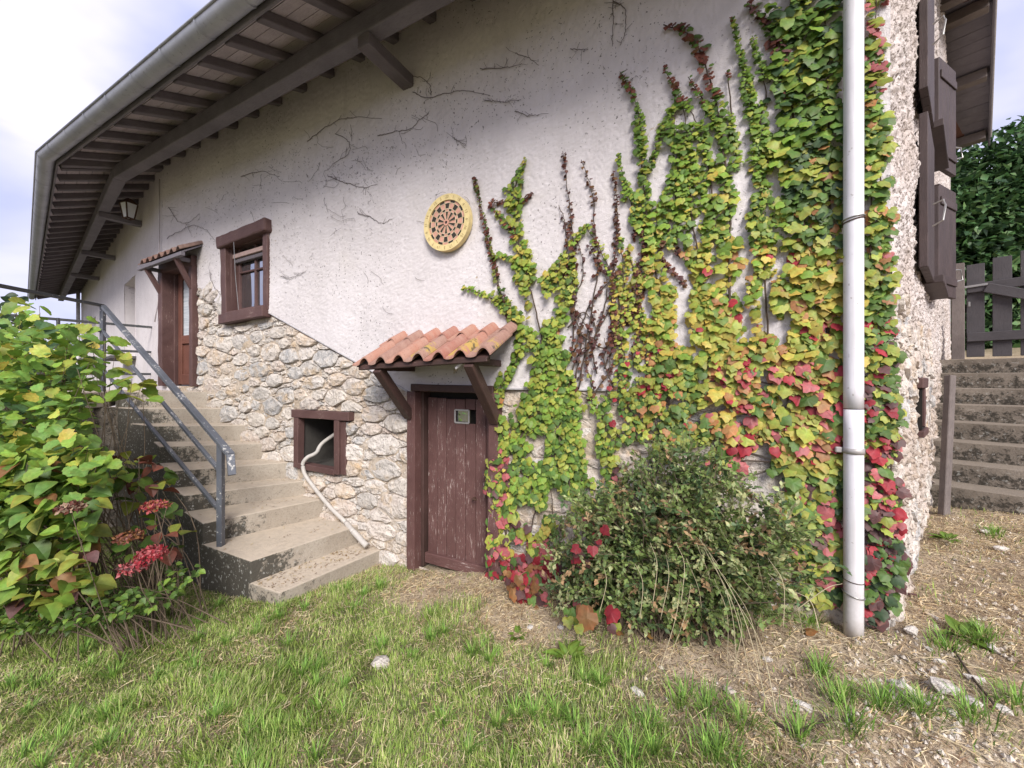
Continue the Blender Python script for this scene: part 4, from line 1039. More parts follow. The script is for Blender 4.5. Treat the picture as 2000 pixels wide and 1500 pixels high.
# ============================================================ concrete staircase
stair = thing('concrete_staircase', 'worn curving flight of pale concrete steps with black moss climbing beside the stone wall', 'stairs', (*Wp[0], -1.75 + ZC))
def slab(name, poly, zt, zb, mat, parent, mossf, L=.12, bevel=.008, amp=.004):
    bm = bmesh.new(); n = len(poly)
    b = [bm.verts.new((p[0], p[1], zb + ZC)) for p in poly]; t = [bm.verts.new((p[0], p[1], zt + ZC)) for p in poly]
    bm.faces.new(b[::-1]); bm.faces.new(t)
    for i in range(n): bm.faces.new([b[i], b[(i + 1) % n], t[(i + 1) % n], t[i]])
    bmesh.ops.recalc_face_normals(bm, faces=bm.faces)
    bmesh.ops.bevel(bm, geom=list(bm.edges), offset=bevel, segments=2, profile=.5, affect='EDGES')
    for _ in range(6):
        es = [e for e in bm.edges if e.calc_length() > L]
        if not es: break
        bmesh.ops.subdivide_edges(bm, edges=es, cuts=1, use_grid_fill=True)
    bmesh.ops.triangulate(bm, faces=[q for q in bm.faces if len(q.verts) > 4])
    bm.normal_update(); bm.verts.index_update()
    v = np.array([x.co[:] for x in bm.verts]); nn = np.array([x.normal[:] for x in bm.verts]); f = [[x.index for x in q.verts] for q in bm.faces]; bm.free()
    v = v + nn * ((fbm(v, 6, 3, 40) - .5) * 2 * amp)[:, None]
    return mesh(name, v, f, mat, parent, attrs={'moss': mossf(v, nn), 'top_light': np.clip(nn[:, 2] * 1.5 - .5, 0, 1)})  # second mask follows the upward normal: treads coloured lighter as if lit
for i in range(9):
    W1, O1 = Wp[i], Op[i]; e = (O1 - W1) / np.linalg.norm(O1 - W1)
    if i < 8: W2, O2 = Wp[i + 1], Op[i + 1]
    else: W2, O2 = V(-4.6, 5.38), V(-5.5, 5.38)
    back = (W2 - W1) / np.linalg.norm(W2 - W1) * .04
    wi = -NM * .04
    poly = [W1 + wi, O1, O2 + (O2 - O1) / np.linalg.norm(O2 - O1) * .03, W2 + back + wi]
    if i == 8: poly = [W1 + wi, O1, V(-5.42, 5.5), V(-5.05, 5.72)]
    # ccw
    ar = sum(poly[k][0] * poly[(k + 1) % 4][1] - poly[(k + 1) % 4][0] * poly[k][1] for k in range(4))
    if ar < 0: poly = poly[::-1]
    rp = Zs[i] + ZC
    def mf(v, nn, W1=W1, O1=O1, i=i, rp=rp):
        L_ = np.linalg.norm(O1 - W1); along = ((v[:, :2] - W1) @ (O1 - W1)) / L_ ** 2
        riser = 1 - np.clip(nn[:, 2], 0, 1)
        m = np.clip((along - .48) * 1.9, 0, .95) * (.35 + .65 * riser) + riser * (.04 + .16 * np.clip((rp - v[:, 2]) / .15, 0, 1))  # moss at the outer end, plus painted riser darkening in place of shade
        if i == 0: m = m * .45
        return m
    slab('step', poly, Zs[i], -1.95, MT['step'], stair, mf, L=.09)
# landing / walkway with its retaining wall
land = thing('landing_terrace', 'concrete landing and walkway at the top of the left stairs behind the bushes', 'terrace', (-5.6, 4.6, -.2 + ZC))
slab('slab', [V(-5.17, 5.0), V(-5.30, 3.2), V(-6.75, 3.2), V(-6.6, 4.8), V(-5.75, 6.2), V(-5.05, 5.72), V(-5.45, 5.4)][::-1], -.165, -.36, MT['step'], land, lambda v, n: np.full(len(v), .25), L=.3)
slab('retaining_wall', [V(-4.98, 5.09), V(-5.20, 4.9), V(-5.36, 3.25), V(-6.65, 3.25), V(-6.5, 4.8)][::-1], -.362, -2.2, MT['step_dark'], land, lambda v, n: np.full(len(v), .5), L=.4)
# dead leaves and clippings lying on treads
# ============================================================ railings
rail = thing('stair_railing', 'blue-grey painted metal handrail with three sloping bars down the left stairs', 'railing', (*Op[3], -1.1 + ZC))
U = V(-5.30, 5.04); Lw = V(-2.478, 3.31)
def rb(name, a, b, w, h, par, mat='rail', up=(0, 0, 1)): return beam(name, a, b, w, h, MT[mat], par, up=up, L=.5, bevel=.003, amp=0.0006)
U3 = lambda z: (*U, z + ZC); L3 = lambda z: (*Lw, z + ZC)
rb('post', U3(-.30), U3(.95), .045, .045, rail, up=(1, 0, 0)); rb('post', L3(-1.60), L3(-.555), .045, .045, rail, up=(1, 0, 0))
dz = lambda zu, zl: (zu, zl)
d3 = np.array(L3(-.545)) - np.array(U3(.948)); d3u = d3 / np.linalg.norm(d3)
endp = np.array(L3(-.545)) + d3u * .20
rb('handrail', U3(.948), tuple(endp), .055, .035, rail)
rb('handrail_end', tuple(endp - d3u * .01), tuple(endp + V(.035, -.035, -.16)), .055, .035, rail, up=(1, -1, .3))
rb('bar', U3(.62), L3(-.79), .03, .03, rail); rb('bar', U3(.13), L3(-1.13), .03, .03, rail)
# walkway rail going towards the left
A1 = V(-5.21, 3.96) + (V(-5.21, 3.96) - U) * .35
rb('top_rail', U3(.948), (*A1, .948 + ZC), .05, .035, rail, 'rail_dark')
A2 = V(-5.552, 4.22) + (V(-5.552, 4.22) - U) * .3
rb('mid_rail', U3(.617), (*A2, .617 + ZC), .03, .03, rail, 'rail_dark')
rb('post', (*A1, -.3 + ZC), (*A1, .95 + ZC), .04, .04, rail, 'rail_dark', up=(1, 0, 0))
r2 = thing('walkway_railing', 'thin dark three-bar railing fixed to the left wing wall behind the stair handrail', 'railing', (-5.65, 6.14, -.1 + ZC))
PW = V(-5.65, 6.14); PE = V(-6.43, 4.89) + (V(-6.43, 4.89) - V(-5.65, 6.14)) * .5
for z in (.81, .42, .075): rb('bar', (*PW, z + ZC), (*PE, z + ZC), .022, .035, r2, 'rail_dark')
for z in (.81, .42, .075): rb('wall_plate', (*(PW + V(.01, .02)), z - .05 + ZC), (*(PW + V(.01, .02)), z + .04 + ZC), .02, .03, r2, 'rail_dark', up=(1, 0, 0))
for k in (.45, .98): q = PW + (PE - PW) * k; rb('post', (*q, -.25 + ZC), (*q, .83 + ZC), .03, .03, r2, 'rail_dark', up=(1, 0, 0))
# white pole behind railings, flower boxes are not built (not seen)

# ============================================================ hose out of the vent
hose = thing('drain_hose', 'long dirty white hose hanging out of the vent window down along the stairs', 'hose', wpt(715, 1065, .1))
hp = [MM(VENT[1] - .04, -.30, sz(640, 830)[1] + .06), wpt(634, 862, -.12), wpt(618, 884, -.02), wpt(601, 893, .06), wpt(592, 905, .085), wpt(594, 922, .085), wpt(603, 938, .08), wpt(640, 985, .07), wpt(676, 1021, .07)]
def cr_spline(P, n=6):
    P = np.array(P, float); P = np.vstack([2 * P[0] - P[1], P, 2 * P[-1] - P[-2]]); o = []
    for i in range(1, len(P) - 2):
        for k in range(n):
            t = k / n; o.append(.5 * ((2 * P[i]) + (-P[i - 1] + P[i + 1]) * t + (2 * P[i - 1] - 5 * P[i] + 4 * P[i + 1] - P[i + 2]) * t * t + (-P[i - 1] + 3 * P[i] - 3 * P[i + 1] + P[i + 2]) * t ** 3))
    o.append(P[-2]); return np.array(o)
v, f = tube(cr_spline(hp), .020, 10); mesh('upper_length', v, f, MT['hose'], hose, smooth=True)
v, f = tube(cr_spline([wpt(690, 1038, .11), wpt(703, 1052, .11), wpt(716, 1066, .12)]), .026, 10); mesh('lower_length', v, f, MT['hose'], hose, smooth=True)
v, f = tube(cr_spline([wpt(676, 1021, .07), wpt(690, 1038, .11)]), .023, 10); mesh('joint', v, f, MT['hose'], hose, smooth=True)

# ============================================================ white downpipe
po = .11; pr = .0405
xs_, zt_ = sz(1667, 0, po)
pp = thing('downpipe', 'white plastic rainwater downpipe strapped in front of the ivy at the house corner', 'downpipe', MM(xs_, po, -1.27))
def pipe(name, z0, z1, r_, mat='pvc', dirt=0.):
    zz = np.linspace(z0, z1, max(3, int((z1 - z0) / .1))); v, f = tube([MM(xs_, po, z) for z in zz], r_, 28)
    dd = np.clip(1 - (v[:, 2] - ZC + 1.27) / .35, 0, 1) * .9 + dirt
    return mesh(name, v, f, MT[mat], pp, smooth=True, attrs={'dirt': dd})
zj = sz(1667, 798, po)[1]
pipe('pipe_length', zj + .001, 2.75, pr); pipe('pipe_length', -1.33, zj - .004, pr)
beam('wall_bracket', MM(xs_, .0, sz(0, 880)[1] * 0 + sz(1667, 880, po)[1]), MM(xs_, po - .04, sz(1667, 880, po)[1]), .03, .03, MT['metal'], pp, L=0)
for py in (880,):
    z = sz(1667, py, po)[1]; pipe('clamp', z - .014, z + .014, pr + .004, 'metal')
    beam('clamp_lug', MM(xs_ - .075, po, z), MM(xs_ - .045, po, z), .02, .03, MT['metal'], pp, L=0)
def loop(name, py, tilt_, r_, mat, n=30, ext=0):
    z = sz(1667, py, po)[1]; pts = []
    for t in np.linspace(0, 2 * math.pi, n):
        q = MM(xs_ + math.cos(t) * (pr + r_), po + math.sin(t) * (pr + r_), z + math.cos(t) * tilt_); pts.append(q)
    v, f = tube(pts, r_, 6); return mesh(name, v, f, MT[mat], pp, smooth=True)
loop('wire_tie', 427, .006, .0035, 'wire'); loop('wire_tie', 432, .009, .003, 'rust'); loop('string_tie', 1133, -.003, .002, 'bark'); loop('wire_tie', 1160, -.010, .0035, 'wire')

# ============================================================ stairs on the right with gate
st2 = thing('side_staircase', 'dark weathered concrete steps rising along the side wall up to the grey gate', 'stairs', (*(MS.o + 2.4 * MS.d), -1.1 + ZC))
SB = MS.o + ((3.52 - C0[1]) / DS[1]) * MS.d       # start of stairs on side wall line
wst = 2.4
for k in range(9):
    z = -1.11 + .168 + k * .168 if k < 8 else .28
    a = SB + DS * (.28 * k) ; b = SB + DS * (.28 * (k + 1) + .03) if k < 8 else SB + DS * 5.2
    poly = [a + NS * -.02, a + NS * wst, b + NS * wst, b - NS * .02]
    ar = sum(poly[q][0] * poly[(q + 1) % 4][1] - poly[(q + 1) % 4][0] * poly[q][1] for q in range(4))
    if ar < 0: poly = poly[::-1]
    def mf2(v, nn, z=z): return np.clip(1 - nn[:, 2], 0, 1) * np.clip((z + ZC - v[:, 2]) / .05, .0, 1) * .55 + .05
    if k == 8: continue
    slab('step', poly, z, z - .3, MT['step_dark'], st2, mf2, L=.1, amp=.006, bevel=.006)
GB = SB + DS * 2.30; gzb = .27
gate = thing('garden_gate', 'dark grey wooden picket gate with a diagonal brace at the top of the side stairs', 'gate', (*GB, gzb + ZC))
gd = NS; gu = DS
def gp(a, o, z): q = GB + gd * a + gu * o; return (q[0], q[1], z + ZC)
g0 = .16; 
beam('post', gp(g0, 0, gzb - .12), gp(g0, 0, gzb + 1.17), .11, .11, MT['post_wood'], gate, up=(*gd, 0), L=.2, amp=.003)
for k in range(8):
    a = g0 + .14 + k * .205; hgt = 1.10 + .10 * math.sin(min(k, 7) / 7 * math.pi) 
    beam('picket', gp(a, .02, gzb + .0), gp(a, .02, gzb + hgt + .04), .025, .145, MT['grey_wood'], gate, up=(*gd, 0), L=.3, bevel=.004)
beam('rail', gp(g0 + .07, -.015, gzb + .80 + .04), gp(g0 + 1.7, -.015, gzb + .80 + .10), .04, .11, MT['grey_wood'], gate, bevel=.006)
beam('rail', gp(g0 + .07, -.015, gzb + .24), gp(g0 + 1.7, -.015, gzb + .25), .04, .11, MT['grey_wood'], gate, bevel=.006)
beam('brace', gp(g0 + .22, -.045, gzb + .83), gp(g0 + 1.45, -.045, gzb + .27), .03, .11, MT['grey_wood'], gate, bevel=.006)
beam('hinge', gp(g0 + .05, -.05, gzb + .86), gp(g0 + .24, -.05, gzb + .87), .01, .03, MT['wire'], gate, L=0)
beam('latch', gp(g0 + .09, -.02, gzb + .62), gp(g0 + .09, -.02, gzb + .68), .02, .02, MT['wire'], gate, up=(*gd, 0), L=0)
# post beside the lower steps
q0 = V((1843 - CX) / F * 3.30, 3.30); q1 = V((1856 - CX) / F * 3.42, 3.42)
hp_ = thing('stair_post', 'leaning grey timber post at the wall side of the side stairs', 'post', (*q0, -1.12 + ZC))
beam('timber', (*q0, -1.20 + ZC), (*q1, .03 + ZC), .055, .055, MT['post_wood'], hp_, up=(1, 0, 0), L=.2, amp=.004)
# ============================================================ leaves
def leaf_ivy(k):                       # three-pointed ivy leaf, stem at origin, tip along +Y, face +Z
    rg = random.Random(k)
    o = [(0, 0), (.24, -.15), (.47, -.04), (.58, .20), (.52, .42), (.53, .62), (.30, .70), (.15, .90), (0, 1.05)]
    j = lambda: rg.uniform(-.05, .05)
    rt = [(x + j(), y + j()) for x, y in o[1:-1]]; lf = [(-x + j(), y + j()) for x, y in o[1:-1]]
    out = [o[0]] + rt + [o[-1]] + lf[::-1]
    cu, cv = rg.uniform(-.05, .55), rg.uniform(-.1, .55)
    v = [(x, y - .0, -cu * x * x - cv * max(0, y - .3) ** 2 + .05 * math.sin(5 * x + k)) for x, y in out]
    c = (0, .30, .06); v.append(c); n = len(out)
    return np.array(v) * .9, [[i, (i + 1) % n, n] for i in range(n)], np.array([1.] * n + [0.])
def leaf_oval(k, w=.38, tooth=0.):
    rg = random.Random(k); n = 7; v = []; 
    ys = np.linspace(0, 1, n)
    ww = [w * math.sin(math.pi * min(1, y ** .75)) + (tooth * (i % 2)) for i, y in enumerate(ys)]; ww[0] = ww[-1] = 0
    bend = rg.uniform(.1, .35)
    out = [(ww[i], ys[i]) for i in range(n)] + [(-ww[i], ys[i]) for i in range(n - 2, 0, -1)]
    v = [(x, y, .35 * abs(x) - bend * y * y) for x, y in out]; mid_ = [(0, .35, -bend * .12), (0, .7, -bend * .49)]
    m = len(out); v += mid_; f = []
    for i in range(m):
        y = (out[i][1] + out[(i + 1) % m][1]) / 2; f.append([i, (i + 1) % m, m if y < .5 else m + 1])
    f.append([3, m + 1, m]) ; f.append([m, m + 1, m - 3])
    return np.array(v), f, np.array([1.] * m + [0., 0.])
def leaf_lobed(k):
    rg = random.Random(k); n = 20; out = []
    for i in range(n):
        a = -math.pi / 2 + 2 * math.pi * i / n
        r_ = .52 + (.05 if i % 2 else -.03) + rg.uniform(-.02, .03)
        if i == 0: r_ = .38
        r_ += .12 * max(0, math.cos(a - math.pi / 2)) ** 3
        out.append((r_ * math.cos(a) * .95, .48 + r_ * math.sin(a)))
    v = [(x, y, .16 * math.sin(3 * x + k) * abs(x) - .25 * y * y + .18 * abs(x)) for x, y in out] + [(0, .45, -.05)]
    return np.array(v), [[i, (i + 1) % n, n] for i in range(n)], np.array([1.] * n + [0.])
def leaf_small(k):
    v = np.array([(0, 0, 0), (.31, .42, .08), (0, 1, -.06), (-.31, .42, .08)]); return v, [[0, 1, 2], [0, 2, 3]], np.array([0, 1, 1, 1.])
LV = {'ivy': [leaf_ivy(k) for k in range(10)], 'oval': [leaf_oval(k) for k in range(4)], 'lobed': [leaf_lobed(k) for k in range(5)],
      'small': [leaf_small(0)], 'hyd': [leaf_oval(k + 20, .40, .02) for k in range(4)], 'laurel': [leaf_oval(k + 40, .24) for k in range(3)]}
LM = {}
def leafmesh(kind, k):
    if (kind, k) not in LM:
        v, f, rim = LV[kind][k]; me = bpy.data.meshes.new('leaf'); me.from_pydata(v.tolist(), [], f)
        a = me.attributes.new('lc', 'FLOAT_VECTOR', 'POINT'); a.data.foreach_set('vector', (v * .08 + k * 3).astype(np.float32).ravel())
        a = me.attributes.new('rim', 'FLOAT', 'POINT'); a.data.foreach_set('value', rim.astype(np.float32))
        me.materials.append(MT['leaf_o']); LM[(kind, k)] = me
    return LM[(kind, k)]
def basis(tip, nrm):
    tip = np.array(tip, float); tip /= np.linalg.norm(tip, axis=-1, keepdims=True)
    x = np.cross(tip, nrm); x /= np.linalg.norm(x, axis=-1, keepdims=True) + 1e-9; z = np.cross(x, tip)
    return np.stack([x, tip, z], -1)       # columns
def plant_leaves(parent, kind, pos, tip, nrm, size, col, nparts, name='leaf', massname='foliage'):
    """largest in view become single leaves; the rest one mass"""
    pos = np.array(pos, float); B = basis(np.array(tip, float), np.array(nrm, float)); size = np.array(size, float); col = np.array(col, float)
    d = np.linalg.norm(pos - V(0, 0, ZC), axis=1); order = np.argsort(-size / d)
    nk = len(LV[kind]); ks = RNG.integers(0, nk, len(pos)); base = WL[parent.name]
    for i in order[:nparts]:
        o = bpy.data.objects.new(name, leafmesh(kind, int(ks[i]))); COL.objects.link(o); o.parent = parent
        o.location = Vector(pos[i]) - base; o.rotation_euler = Matrix(B[i].tolist()).to_euler(); o.scale = (size[i],) * 3; o.color = (*col[i], 1)
    rest = order[nparts:]
    if len(rest):
        vs, fs, rs, cs, ls = [], [], [], [], []; off = 0
        for k in range(nk):
            ii = rest[ks[rest] == k]
            if not len(ii): continue
            v, f, rim = LV[kind][k]; f = np.array(f); n = len(v)
            w = np.einsum('nij,vj->nvi', B[ii] * size[ii][:, None, None], v) + pos[ii][:, None, :]
            vs.append(w.reshape(-1, 3)); fs.append((f[None] + (np.arange(len(ii)) * n)[:, None, None] + off).reshape(-1, 3)); off += n * len(ii)
            rs.append(np.tile(rim, len(ii))); cs.append(np.repeat(col[ii], n, 0)); ls.append((v[None] * .08 + RNG.random((len(ii), 1, 1)) * 9).reshape(-1, 3))
        stuff(mesh(massname, np.concatenate(vs), np.concatenate(fs), MT['leaf_s'], parent, np.concatenate(ls), attrs={'rim': np.concatenate(rs), 'col': np.concatenate(cs)}))
# ------------------------------------------------------------ colours by place on the wall (photo column / row of the spot)
DG, MG, BG, YG, YE, OR, RD, PK, BR, PU = [np.array(c, float) for c in ((.035, .075, .03), (.095, .19, .04), (.18, .32, .05), (.31, .39, .07), (.46, .43, .09), (.40, .22, .09), (.33, .035, .05), (.44, .14, .15), (.13, .05, .035), (.12, .065, .065))]
def ivycol(px, py, rg):
    r = rg.random(); 
    n1 = float(vn(V(px / 90, py / 90, 0), 1, 77)); n2 = float(vn(V(px / 45, py / 45, 3), 1, 78))
    def pick(*w):
        t = rg.random() * sum(x for x, _ in w)
        for x, c in w:
            t -= x
            if t <= 0: return c
        return w[-1][1]
    if px > 1690:
        if py < 180: c = pick((3, YG), (2, PK * .8), (2, MG))
        elif py < 620: c = pick((5, MG), (4, YG), (1, OR), (1, BG))
        elif py < 850: c = pick((5, MG), (3, YG), (1.2, PU), (1, RD))
        elif py < 1050: c = pick((3, RD), (3, PK), (3, PU), (3, MG), (2, YG)) 
        else: c = pick((3, PU), (3, DG), (3, MG), (1, RD))
    elif px > 1190:
        if py < 200 and px < 1430: c = pick((4, BR * 1.3), (3, MG), (1, OR * .4))
        elif py < 280: c = pick((5, MG * 1.1), (2, DG * 1.4), (2.5, BG), (1.5, YG)) if px > 1480 else pick((5, BG), (3, MG), (1, YG))
        elif py < 480:
            if px > 1540: c = pick((5, MG), (3, YG), (2, DG * 1.3), (.7, OR))
            else: c = pick((5, BG), (3, MG), (2.5, YG), (.6, YE))
        elif py < 700: c = pick((5, YG), (4, YE), (3, BG), (.6 + 1.5 * (n1 > .6), OR), (.1 + 2 * (n1 > .7), RD))
        elif py < 910:
            if px < 1380: c = pick((5, YG), (4, MG), (.7, OR), (.2 + 2 * (n1 > .66), RD))
            else: c = pick((3, YE), (3.5, YG), (1.5, MG), (1.6, OR), (1.2 + 4 * (n1 > .55), PK), (.8 + 5 * (n1 > .58), RD))
        else: c = pick((4, MG * 1.2), (5, YG), (1.3, DG * 1.5), (.9 + 3 * (n1 > .66), PK), (.7, PU))
    else:
        if py > 1090: c = pick((5, RD * .8), (3, PU), (2, PK), (2, MG), (1, OR))
        elif py > 880: c = pick((5, YG), (3, MG), (1.5 + 3 * (n1 > .62), PK), (1, PU), (.8, YE)) if px < 1000 or py > 1000 else pick((4, BG), (4, MG), (3, YG))
        elif py > 640: c = pick((6, BG), (3, MG), (4, YG), (.3, OR))
        else: c = pick((5, YG), (3, BG), (2, MG), (.8, YE))
    c = c * rg.uniform(.75, 1.25); c = c * (1 - .25 * n2 + .12)
    return c
def strokes_to_leaves(strokes, seed, poly_mask=None, dens=1.0):
    rg = random.Random(seed); P_, T_, N_, S_, C_ = [], [], [], [], []; stems = []
    zup = V(0, 0, 1); D3 = V(*DM, 0); N3 = V(*NM, 0)
    for st in strokes:
        pts, w0, w1, l0, l1 = st[:5]; opt = st[5] if len(st) > 5 else {}
        pts = [np.array(p, float) for p in pts]; seg = [np.linalg.norm(pts[i + 1] - pts[i]) for i in range(len(pts) - 1)]; tot = sum(seg)
        sp = cr_spline([(p[0], p[1], 0) for p in pts], 8)[:, :2]; cum = np.concatenate([[0], np.cumsum(np.linalg.norm(np.diff(sp, axis=0), axis=1))]); tot = cum[-1]
        if opt.get('stem', 1): stems.append((sp, opt.get('sw', 1.)))
        d = 0; 
        while d < tot:
            k = d / tot; w = w0 + (w1 - w0) * k; l = l0 + (l1 - l0) * k
            l *= .82; w *= 1 + .30 * math.sin(d * .045 + seed) + rg.uniform(-.2, .2)
            x = np.interp(d, cum, sp[:, 0]); y = np.interp(d, cum, sp[:, 1])
            x2 = np.interp(min(d + 4, tot), cum, sp[:, 0]) ; y2 = np.interp(min(d + 4, tot), cum, sp[:, 1]); x1 = np.interp(max(d - 4, 0), cum, sp[:, 0]); y1 = np.interp(max(d - 4, 0), cum, sp[:, 1])
            tx, ty = x2 - x1, y2 - y1; tl = math.hypot(tx, ty) + 1e-6; nx_, ny_ = -ty / tl, tx / tl
            nn_ = max(1, 2 * w / (l * .62)) * dens * opt.get('d', 1.); cnt = int(nn_) + (rg.random() < nn_ - int(nn_))
            for _ in range(cnt):
                if w > l * .7:
                    off = rg.uniform(-1, 1) * w
                else: off = rg.choice((-1, 1)) * l * rg.uniform(.15, .45)
                px, py = x + nx_ * off + rg.uniform(-1, 1) * l * .2, y + ny_ * off + rg.uniform(-1, 1) * l * .3
                if poly_mask and poly_mask(px, py, rg): continue
                ll = l * rg.choice((.5, .65, .85, 1., 1.15, 1.4)) * rg.uniform(.85, 1.1)
                out = rg.uniform(.036, .072) + (.025 * rg.random() if w > 30 else 0)
                if 'out' in opt: out = opt['out'] + rg.uniform(-.12, .12)
                s, z = sz(px, py - ll * .3, out)
                if s > SCR + .10: pass
                p = MM(s, out, z); Yd = p[1]
                tilt = rg.uniform(.2, .8); yaw = rg.gauss(0, .38) + (.25 if off > 0 else -.25) * (1 if w < 20 else .4)
                if opt.get('up'): yaw += opt['up']
                tip = -zup * math.cos(tilt) * math.cos(yaw) + D3 * math.sin(yaw) + N3 * math.sin(tilt) * .75
                nrm = N3 * math.cos(tilt) + zup * math.sin(tilt) + D3 * rg.uniform(-.35, .35)
                P_.append(p); T_.append(tip); N_.append(nrm); S_.append(ll / F * Yd * .92)
                c = ivycol(px, py, rg) if 'c' not in opt else opt['c'][rg.randrange(len(opt['c']))] * rg.uniform(.7, 1.3)
                C_.append(c)
            d += l * .62
    return P_, T_, N_, S_, C_, stems
def make_ivy(name, label, strokes, seed, nparts, base, mask=None, dens=1.0, runners=()):
    g = thing(name, label, 'climbing plant', base, 'climbing ivy on the white wall')
    P_, T_, N_, S_, C_, stems = strokes_to_leaves(strokes, seed, mask, dens)
    plant_leaves(g, 'ivy', P_, T_, N_, S_, C_, nparts)
    B = Bag(); rg = random.Random(seed)
    for sp, sw in list(stems) + [(np.array(r_, float), .7) for r_ in runners]:
        path = []; n = len(sp)
        for i, (x, y) in enumerate(sp):
            path.append(wpt(x + rg.uniform(-1.5, 1.5), y, .040 + rg.uniform(0, .02)))
        if n < 3: continue
        v, f = tube(path, np.linspace(.0060, .0022, n) * sw, 5); B.add(v, f)
    B.out('stem', MT['bark'], g, smooth=True)
    print(name, len(P_)); return g
# main mass right
dark = {'c': [BR, BR * .6, PU * .7, OR * .35]}
right = [
 ([(1340, 760), (1300, 620), (1268, 470), (1255, 330), (1246, 215), (1212, 140)], 26, 3, 26, 9, {'d': .9}),
 ([(1262, 470), (1232, 395), (1206, 302)], 13, 4, 15, 8),
 ([(1400, 700), (1375, 560), (1352, 430), (1345, 330), (1335, 220), (1296, 128)], 34, 3, 22, 10),
 ([(1300, 480), (1322, 360), (1318, 250), (1320, 190)], 26, 8, 19, 14),
 ([(1400, 470), (1385, 340), (1365, 250), (1330, 190)], 22, 6, 20, 12),
 ([(1270, 330), (1295, 250), (1310, 220)], 7, 5, 12, 9),
 ([(1432, 860), (1428, 700), (1424, 560), (1425, 420), (1412, 290), (1395, 190), (1370, 110), (1345, 68), (1295, 48)], 24, 8, 31, 15, {'d': .62, 'sw': 1.5}),
 ([(1420, 290), (1375, 200), (1345, 150)], 8, 3, 15, 9),
 ([(1510, 800), (1500, 650), (1492, 480), (1485, 330), (1468, 220), (1452, 130), (1430, 35)], 40, 3, 22, 8, {'d': 1.0}),
 ([(1500, 330), (1485, 240), (1495, 180), (1470, 70)], 14, 3, 17, 9),
 ([(1545, 200), (1520, 90), (1480, 30), (1460, 5)], 16, 8, 17, 14, {'c': [BR, MG, PU]}),
 ([(1440, 330), (1425, 190), (1422, 135)], 7, 3, 14, 8),
 ([(1570, 1080), (1570, 900), (1570, 720), (1575, 520), (1560, 330), (1545, 160), (1545, -40)], 44, 34, 29, 23, {'sw': 1.8}),
 ([(1620, 1170), (1615, 950), (1615, 700), (1620, 480), (1618, 250), (1610, -40)], 36, 34, 32, 25, {'sw': 1.5}),
 ([(1470, 800), (1440, 730), (1400, 640), (1370, 560)], 34, 20, 27, 20),
 ([(1250, 800), (1330, 760), (1440, 740), (1540, 760), (1630, 790)], 40, 52, 20, 27),
 ([(1300, 860), (1420, 850), (1520, 850), (1630, 850)], 22, 46, 21, 29),
 ([(1390, 905), (1470, 900), (1560, 910), (1630, 920)], 14, 34, 26, 28),
 ([(1590, 960), (1570, 1040), (1590, 1110), (1600, 1170)], 38, 40, 25, 30),
 ([(1540, 940), (1530, 1010), (1545, 1100)], 14, 26, 20, 24),
 ([(1330, 860), (1300, 760), (1290, 660), (1310, 560)], 30, 16, 17, 14),
 ([(1655, 820), (1650, 760), (1646, 735)], 6, 6, 22, 22, {'c': [RD, RD * 1.2, OR]}),
 ([(1240, 560), (1260, 480), (1250, 440), (1235, 470)], 6, 4, 12, 8, dark),
 ([(1330, 500), (1300, 470), (1290, 500), (1340, 560)], 3, 3, 10, 10, dark),
]
def mask_r(px, py, rg):
    if 1385 < px < 1528 and 925 < py < 1100: return True
    if px > 1752: return True
    if px > 1560 and py < 60 and rg.random() < .3: return True
    holes = float(vn(V(px / 34, py / 46, 8), 1, 41)); thr = .22 if px < 1540 else .13
    return holes < thr
make_ivy('climbing_ivy', 'huge ivy turning yellow and red fanning up the wall left of the downpipe', right, 4, 300, wpt(1600, 1180, .05), mask_r, 2.1)
